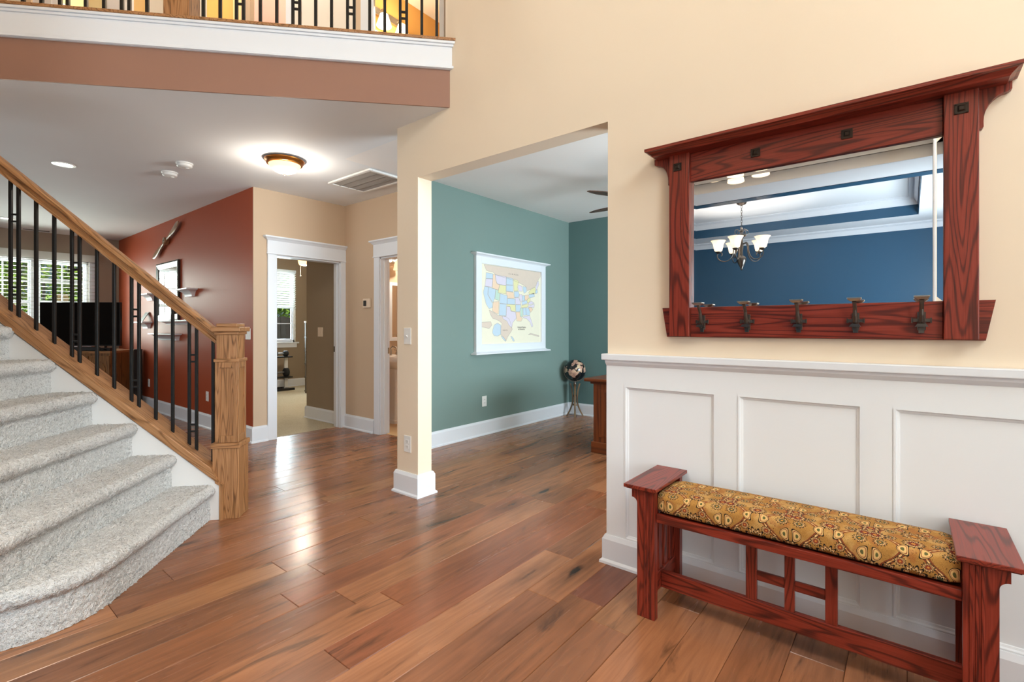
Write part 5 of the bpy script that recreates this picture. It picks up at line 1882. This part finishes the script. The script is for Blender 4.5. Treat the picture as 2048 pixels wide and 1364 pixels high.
# ------------------------------------------------------------------ bedroom exercise things
t = thing('dumbbell_rack', 'black dumbbell stand with white post on the beige bedroom carpet', 'rack', (4.68, 9.62, 0.006))
MB().box(4.74, 9.60, 0.03, 4.80, 9.64, 0.72).build('post', PLATE, t, bevel=0.003)
MB().box(4.46, 9.60, 0.03, 4.52, 9.64, 0.72).build('post', PLATE, t, bevel=0.003)
q = MB()
q.box(4.44, 9.40, 0.0065, 4.84, 9.46, 0.05)
q.box(4.44, 9.72, 0.0065, 4.84, 9.78, 0.05)
q.box(4.745, 9.46, 0.015, 4.795, 9.72, 0.045)
q.box(4.465, 9.46, 0.015, 4.515, 9.72, 0.045)
q.build('foot', BLACKP, t, bevel=0.004)
for z in (0.24, 0.64):
    MB().box(4.42, 9.52, z, 4.86, 9.72, z + 0.025).build('tray', BLACKP, t, bevel=0.004)


def dumbbell(label, x, y, z, r, L, group):
    t = thing('dumbbell', label, 'dumbbell', (x, y, z), 0, group)
    MB().lathe([(0.016, -L / 2), (0.018, 0), (0.016, L / 2)], (x, y, z + r), 12, axis='x').build('grip', NICKEL, t)
    for s in (-1, 1):
        a, b = s * (L / 2 - 0.03), s * (L / 2 + 0.06)
        pr = [(r * 0.75, a), (r, a + s * 0.015), (r, b - s * 0.015), (r * 0.75, b)]
        if s < 0: pr = pr[::-1]
        MB().lathe(pr, (x, y, z + r), 18, axis='x').build('weight', RUBBER, t)
    return t


dumbbell('black dumbbell on the upper tray of the stand', 4.64, 9.58, 0.6655, 0.055, 0.18, 'dumbbells on the stand')
dumbbell('large black dumbbell on the lower tray of the stand', 4.64, 9.60, 0.2655, 0.085, 0.22, 'dumbbells on the stand')
LADM = plain('brown_painted_metal', '#5d5142', 0.5)
t = thing('folded_ladder', 'tall dark folded ladder leaning behind corner of the taupe wall', 'ladder', (4.84, 8.76, 0.006))
for dx in (0.0, 0.36):
    q = MB()
    q.loft([[(4.72 + dx + a, 8.76 + b, 0.0065) for a, b in ((0, 0), (0.055, 0), (0.055, 0.03), (0, 0.03))], [(4.93 + dx * 0.8 + a, 9.16 + b, 1.32) for a, b in ((0, 0), (0.045, 0), (0.045, 0.03), (0, 0.03))]])
    q.build('side_rail', LADM, t)
for i in range(5):
    f = 0.02 + i * 0.19
    x0, x1 = 4.72 + 0.21 * f, 5.13 + (5.26 - 5.13) * f
    y_, z_ = 8.76 + 0.4 * f, 0.0065 + 1.31 * f
    MB().box(x0, y_ - 0.02, z_, x1, y_ + 0.05, z_ + 0.03).build('rung', LADM, t)
MB().box(4.925, 9.14, 1.325, 5.27, 9.21, 1.36).build('top_cap', PLATE, t, bevel=0.004)


# ------------------------------------------------------------------ chandeliers (dining room seen in the mirror, entry above the camera)
def chandelier(label, x, y, zc, drop, down, narm=5, ang0=10, bulb=6, group=None):
    """zc: ceiling; drop: how far the arms' shades hang below it"""
    t = thing('chandelier', label, 'chandelier', (x, y, zc), 0, group)
    c = (x, y, zc - drop)
    q = MB()
    q.lathe([(0.065, -0.0005), (0.065, -0.012), (0.05, -0.03), (0.02, -0.04), (0.006, -0.05)], (x, y, zc), 24)
    q.build('canopy', BRONZE, t)
    q = MB()
    top, bot = zc - 0.045, c[2] + (0.265 if not down else 0.62)
    n = max(4, int((top - bot) / 0.032))
    for i in range(n):
        z = top - (top - bot) * (i + 0.5) / n
        h = (top - bot) / n * 0.72
        pts = []
        for j in range(9):
            a = 2 * PI * j / 8
            u, v = 0.010 * math.cos(a), h * math.sin(a)
            pts.append((x + (u if i % 2 else 0), y + (0 if i % 2 else u), z + v))
        q.tube(pts, 0.0024, 5)
    q.build('chain', BRONZE, t, kind='stuff')
    q = MB()
    q.lathe([(0.01, 0.27), (0.018, 0.25), (0.012, 0.235), (0.03, 0.215), (0.016, 0.195), (0.022, 0.18), (0.058, 0.165), (0.062, 0.15), (0.05, 0.135), (0.028, 0.125), (0.02, 0.10), (0.024, 0.02), (0.018, -0.08), (0.022, -0.13), (0.05, -0.15), (0.064, -0.175), (0.06, -0.21), (0.035, -0.27), (0.014, -0.31), (0.016, -0.325), (0.003, -0.335)], c, 24)
    if down: q.v = [(a, b_, cz_ + 0.36) for a, b_, cz_ in q.v]
    q.build('column', PEWTER, t)
    for k in range(4):
        a = R(45 + 90 * k)
        u = Vector((math.cos(a), math.sin(a), 0))
        q = MB()
        pts = []
        for i in range(15):
            f = i / 14
            b = f * 1.6 * PI
            rr_ = 0.042 * (1 - 0.45 * f)
            pts.append(Vector(c) + u * (0.07 - rr_ * math.cos(b) * 1.0) + Vector((0, 0, (0.195 if not down else 0.555) + rr_ * math.sin(b) * 1.1)))
        q.tube(pts, 0.0045, 6)
        q.build('scroll', PEWTER, t)
    ra = 0.30 if not down else 0.185
    for k in range(narm):
        a = R(ang0 + 360 / narm * k)
        u = Vector((math.cos(a), math.sin(a), 0))
        q = MB()
        if not down:
            pts = [(0.02, 0.03), (0.075, 0.045), (0.10, -0.01), (0.105, -0.08), (0.13, -0.15), (0.18, -0.195), (0.24, -0.2), (0.295, -0.17), (0.315, -0.12), (0.295, -0.075), (0.26, -0.08), (0.25, -0.105), (0.265, -0.122)]
        else:
            pts = [(0.02, 0.22), (0.06, 0.28), (0.11, 0.27), (0.16, 0.18), (0.185, 0.06), (0.185, -0.02)]
        sm = []
        for i in range(len(pts) - 1):
            p0, p1, p2, p3 = [pts[min(max(i + j, 0), len(pts) - 1)] for j in (-1, 0, 1, 2)]
            for s in range(4):
                tt = s / 4
                sm.append(tuple(0.5 * (2 * p1[d] + (p2[d] - p0[d]) * tt + (2 * p0[d] - 5 * p1[d] + 4 * p2[d] - p3[d]) * tt * tt + (3 * p1[d] - p0[d] - 3 * p2[d] + p3[d]) * tt ** 3) for d in (0, 1)))
        sm.append(pts[-1])
        q.tube([Vector(c) + u * r + Vector((0, 0, z)) for r, z in sm], 0.0075, 7)
        arm = q.build('arm', PEWTER, t)
        sc = Vector(c) + u * ra
        q = MB()
        if not down:
            q.lathe([(0.012, -0.09), (0.04, -0.07), (0.042, -0.06), (0.02, -0.055)], sc, 18)
            q.build('bobeche', PEWTER, arm)
            q = MB()
            q.lathe([(0.03, -0.058), (0.052, -0.045), (0.062, 0.0), (0.070, 0.045), (0.088, 0.082), (0.102, 0.096), (0.098, 0.098), (0.084, 0.083), (0.066, 0.045), (0.058, 0.0), (0.048, -0.04), (0.02, -0.05)], sc, 26)
        else:
            q.lathe([(0.012, -0.01), (0.03, -0.02), (0.03, -0.04), (0.02, -0.045)][::-1], sc, 18)
            q.build('socket_cup', PEWTER, arm)
            q = MB()
            q.lathe([(0.028, -0.042), (0.045, -0.05), (0.055, -0.09), (0.066, -0.15), (0.062, -0.15), (0.05, -0.09), (0.03, -0.05)], sc, 26)
        q.build('shade', SHADE, t)
        lamp('chandelier_bulb', 'POINT', sc + Vector((0, 0, 0.03 if not down else -0.1)), bulb, (1, 0.92, 0.83), radius=0.02)
    return t


chandelier('bronze chandelier with bell glass shades reflected in the wall mirror', -2.70, 1.824, TZ, 0.615, False, 5, 72, 9, None)
chandelier('entry chandelier whose downward shades show at top of the wall mirror', 0.5, 1.07, UZ, UZ - 2.595, True, 5, 20, 15, None)

# upstairs bathroom light bar
t = thing('vanity_light', 'glowing light bar in golden upstairs bathroom behind the balcony', 'lamp', (3.85, 5.275, 5.2))
MB().box(3.30, 5.235, 5.20, 4.16, 5.2745, 5.29).build('back_plate', NICKEL, t, bevel=0.004)
for x in (3.48, 3.80, 4.08):
    q = MB()
    q.lathe([(0.03, 0.155), (0.05, 0.14), (0.075, 0.06), (0.095, 0.0)], (x, 5.14, 5.03), 22)
    q.build('shade', VANB, t)
    MB().tube([(x, 5.236, 5.25), (x, 5.16, 5.25), (x, 5.14, 5.185)], 0.01, 8).build('arm', NICKEL, t)
t = thing('bathroom_mirror', 'mirror under the glowing light bar upstairs', 'mirror', (3.75, 5.27, 4.0))
MB().box(3.0, 5.25, 4.0, 4.2, 5.2745, 5.0).build('mirror_glass', MIRROR, t)
lamp('upstairs_bath_bulb', 'POINT', (3.8, 4.9, 5.0), 32.2, (1, 0.85, 0.6), radius=0.12)
lamp('loft_hall_fill', 'POINT', tuple(DV * -1.6 + NV * 4.0 + Vector((0, 0, 5.3))), 74.52, (1, 0.92, 0.8), radius=0.15)  # added fill light floating over the loft hall, no fitting
lamp('loft_room_fill', 'POINT', (0.6, 7.4, 5.0), 86.25, (1, 0.9, 0.72), radius=0.15)  # unseen fill added to brighten the far loft room
lamp('loft_gold_room_fill', 'POINT', tuple(DV * -2.3 + NV * 5.1 + Vector((0, 0, 5.2))), 9, (1, 0.92, 0.8), radius=0.12)  # unseen fill added to brighten the golden wall
lamp('loft_pink_room_fill', 'POINT', tuple(DV * -1.65 + NV * 4.9 + Vector((0, 0, 5.3))), 8, (1, 0.95, 0.9), radius=0.12)  # unseen fill added to brighten the pink wall
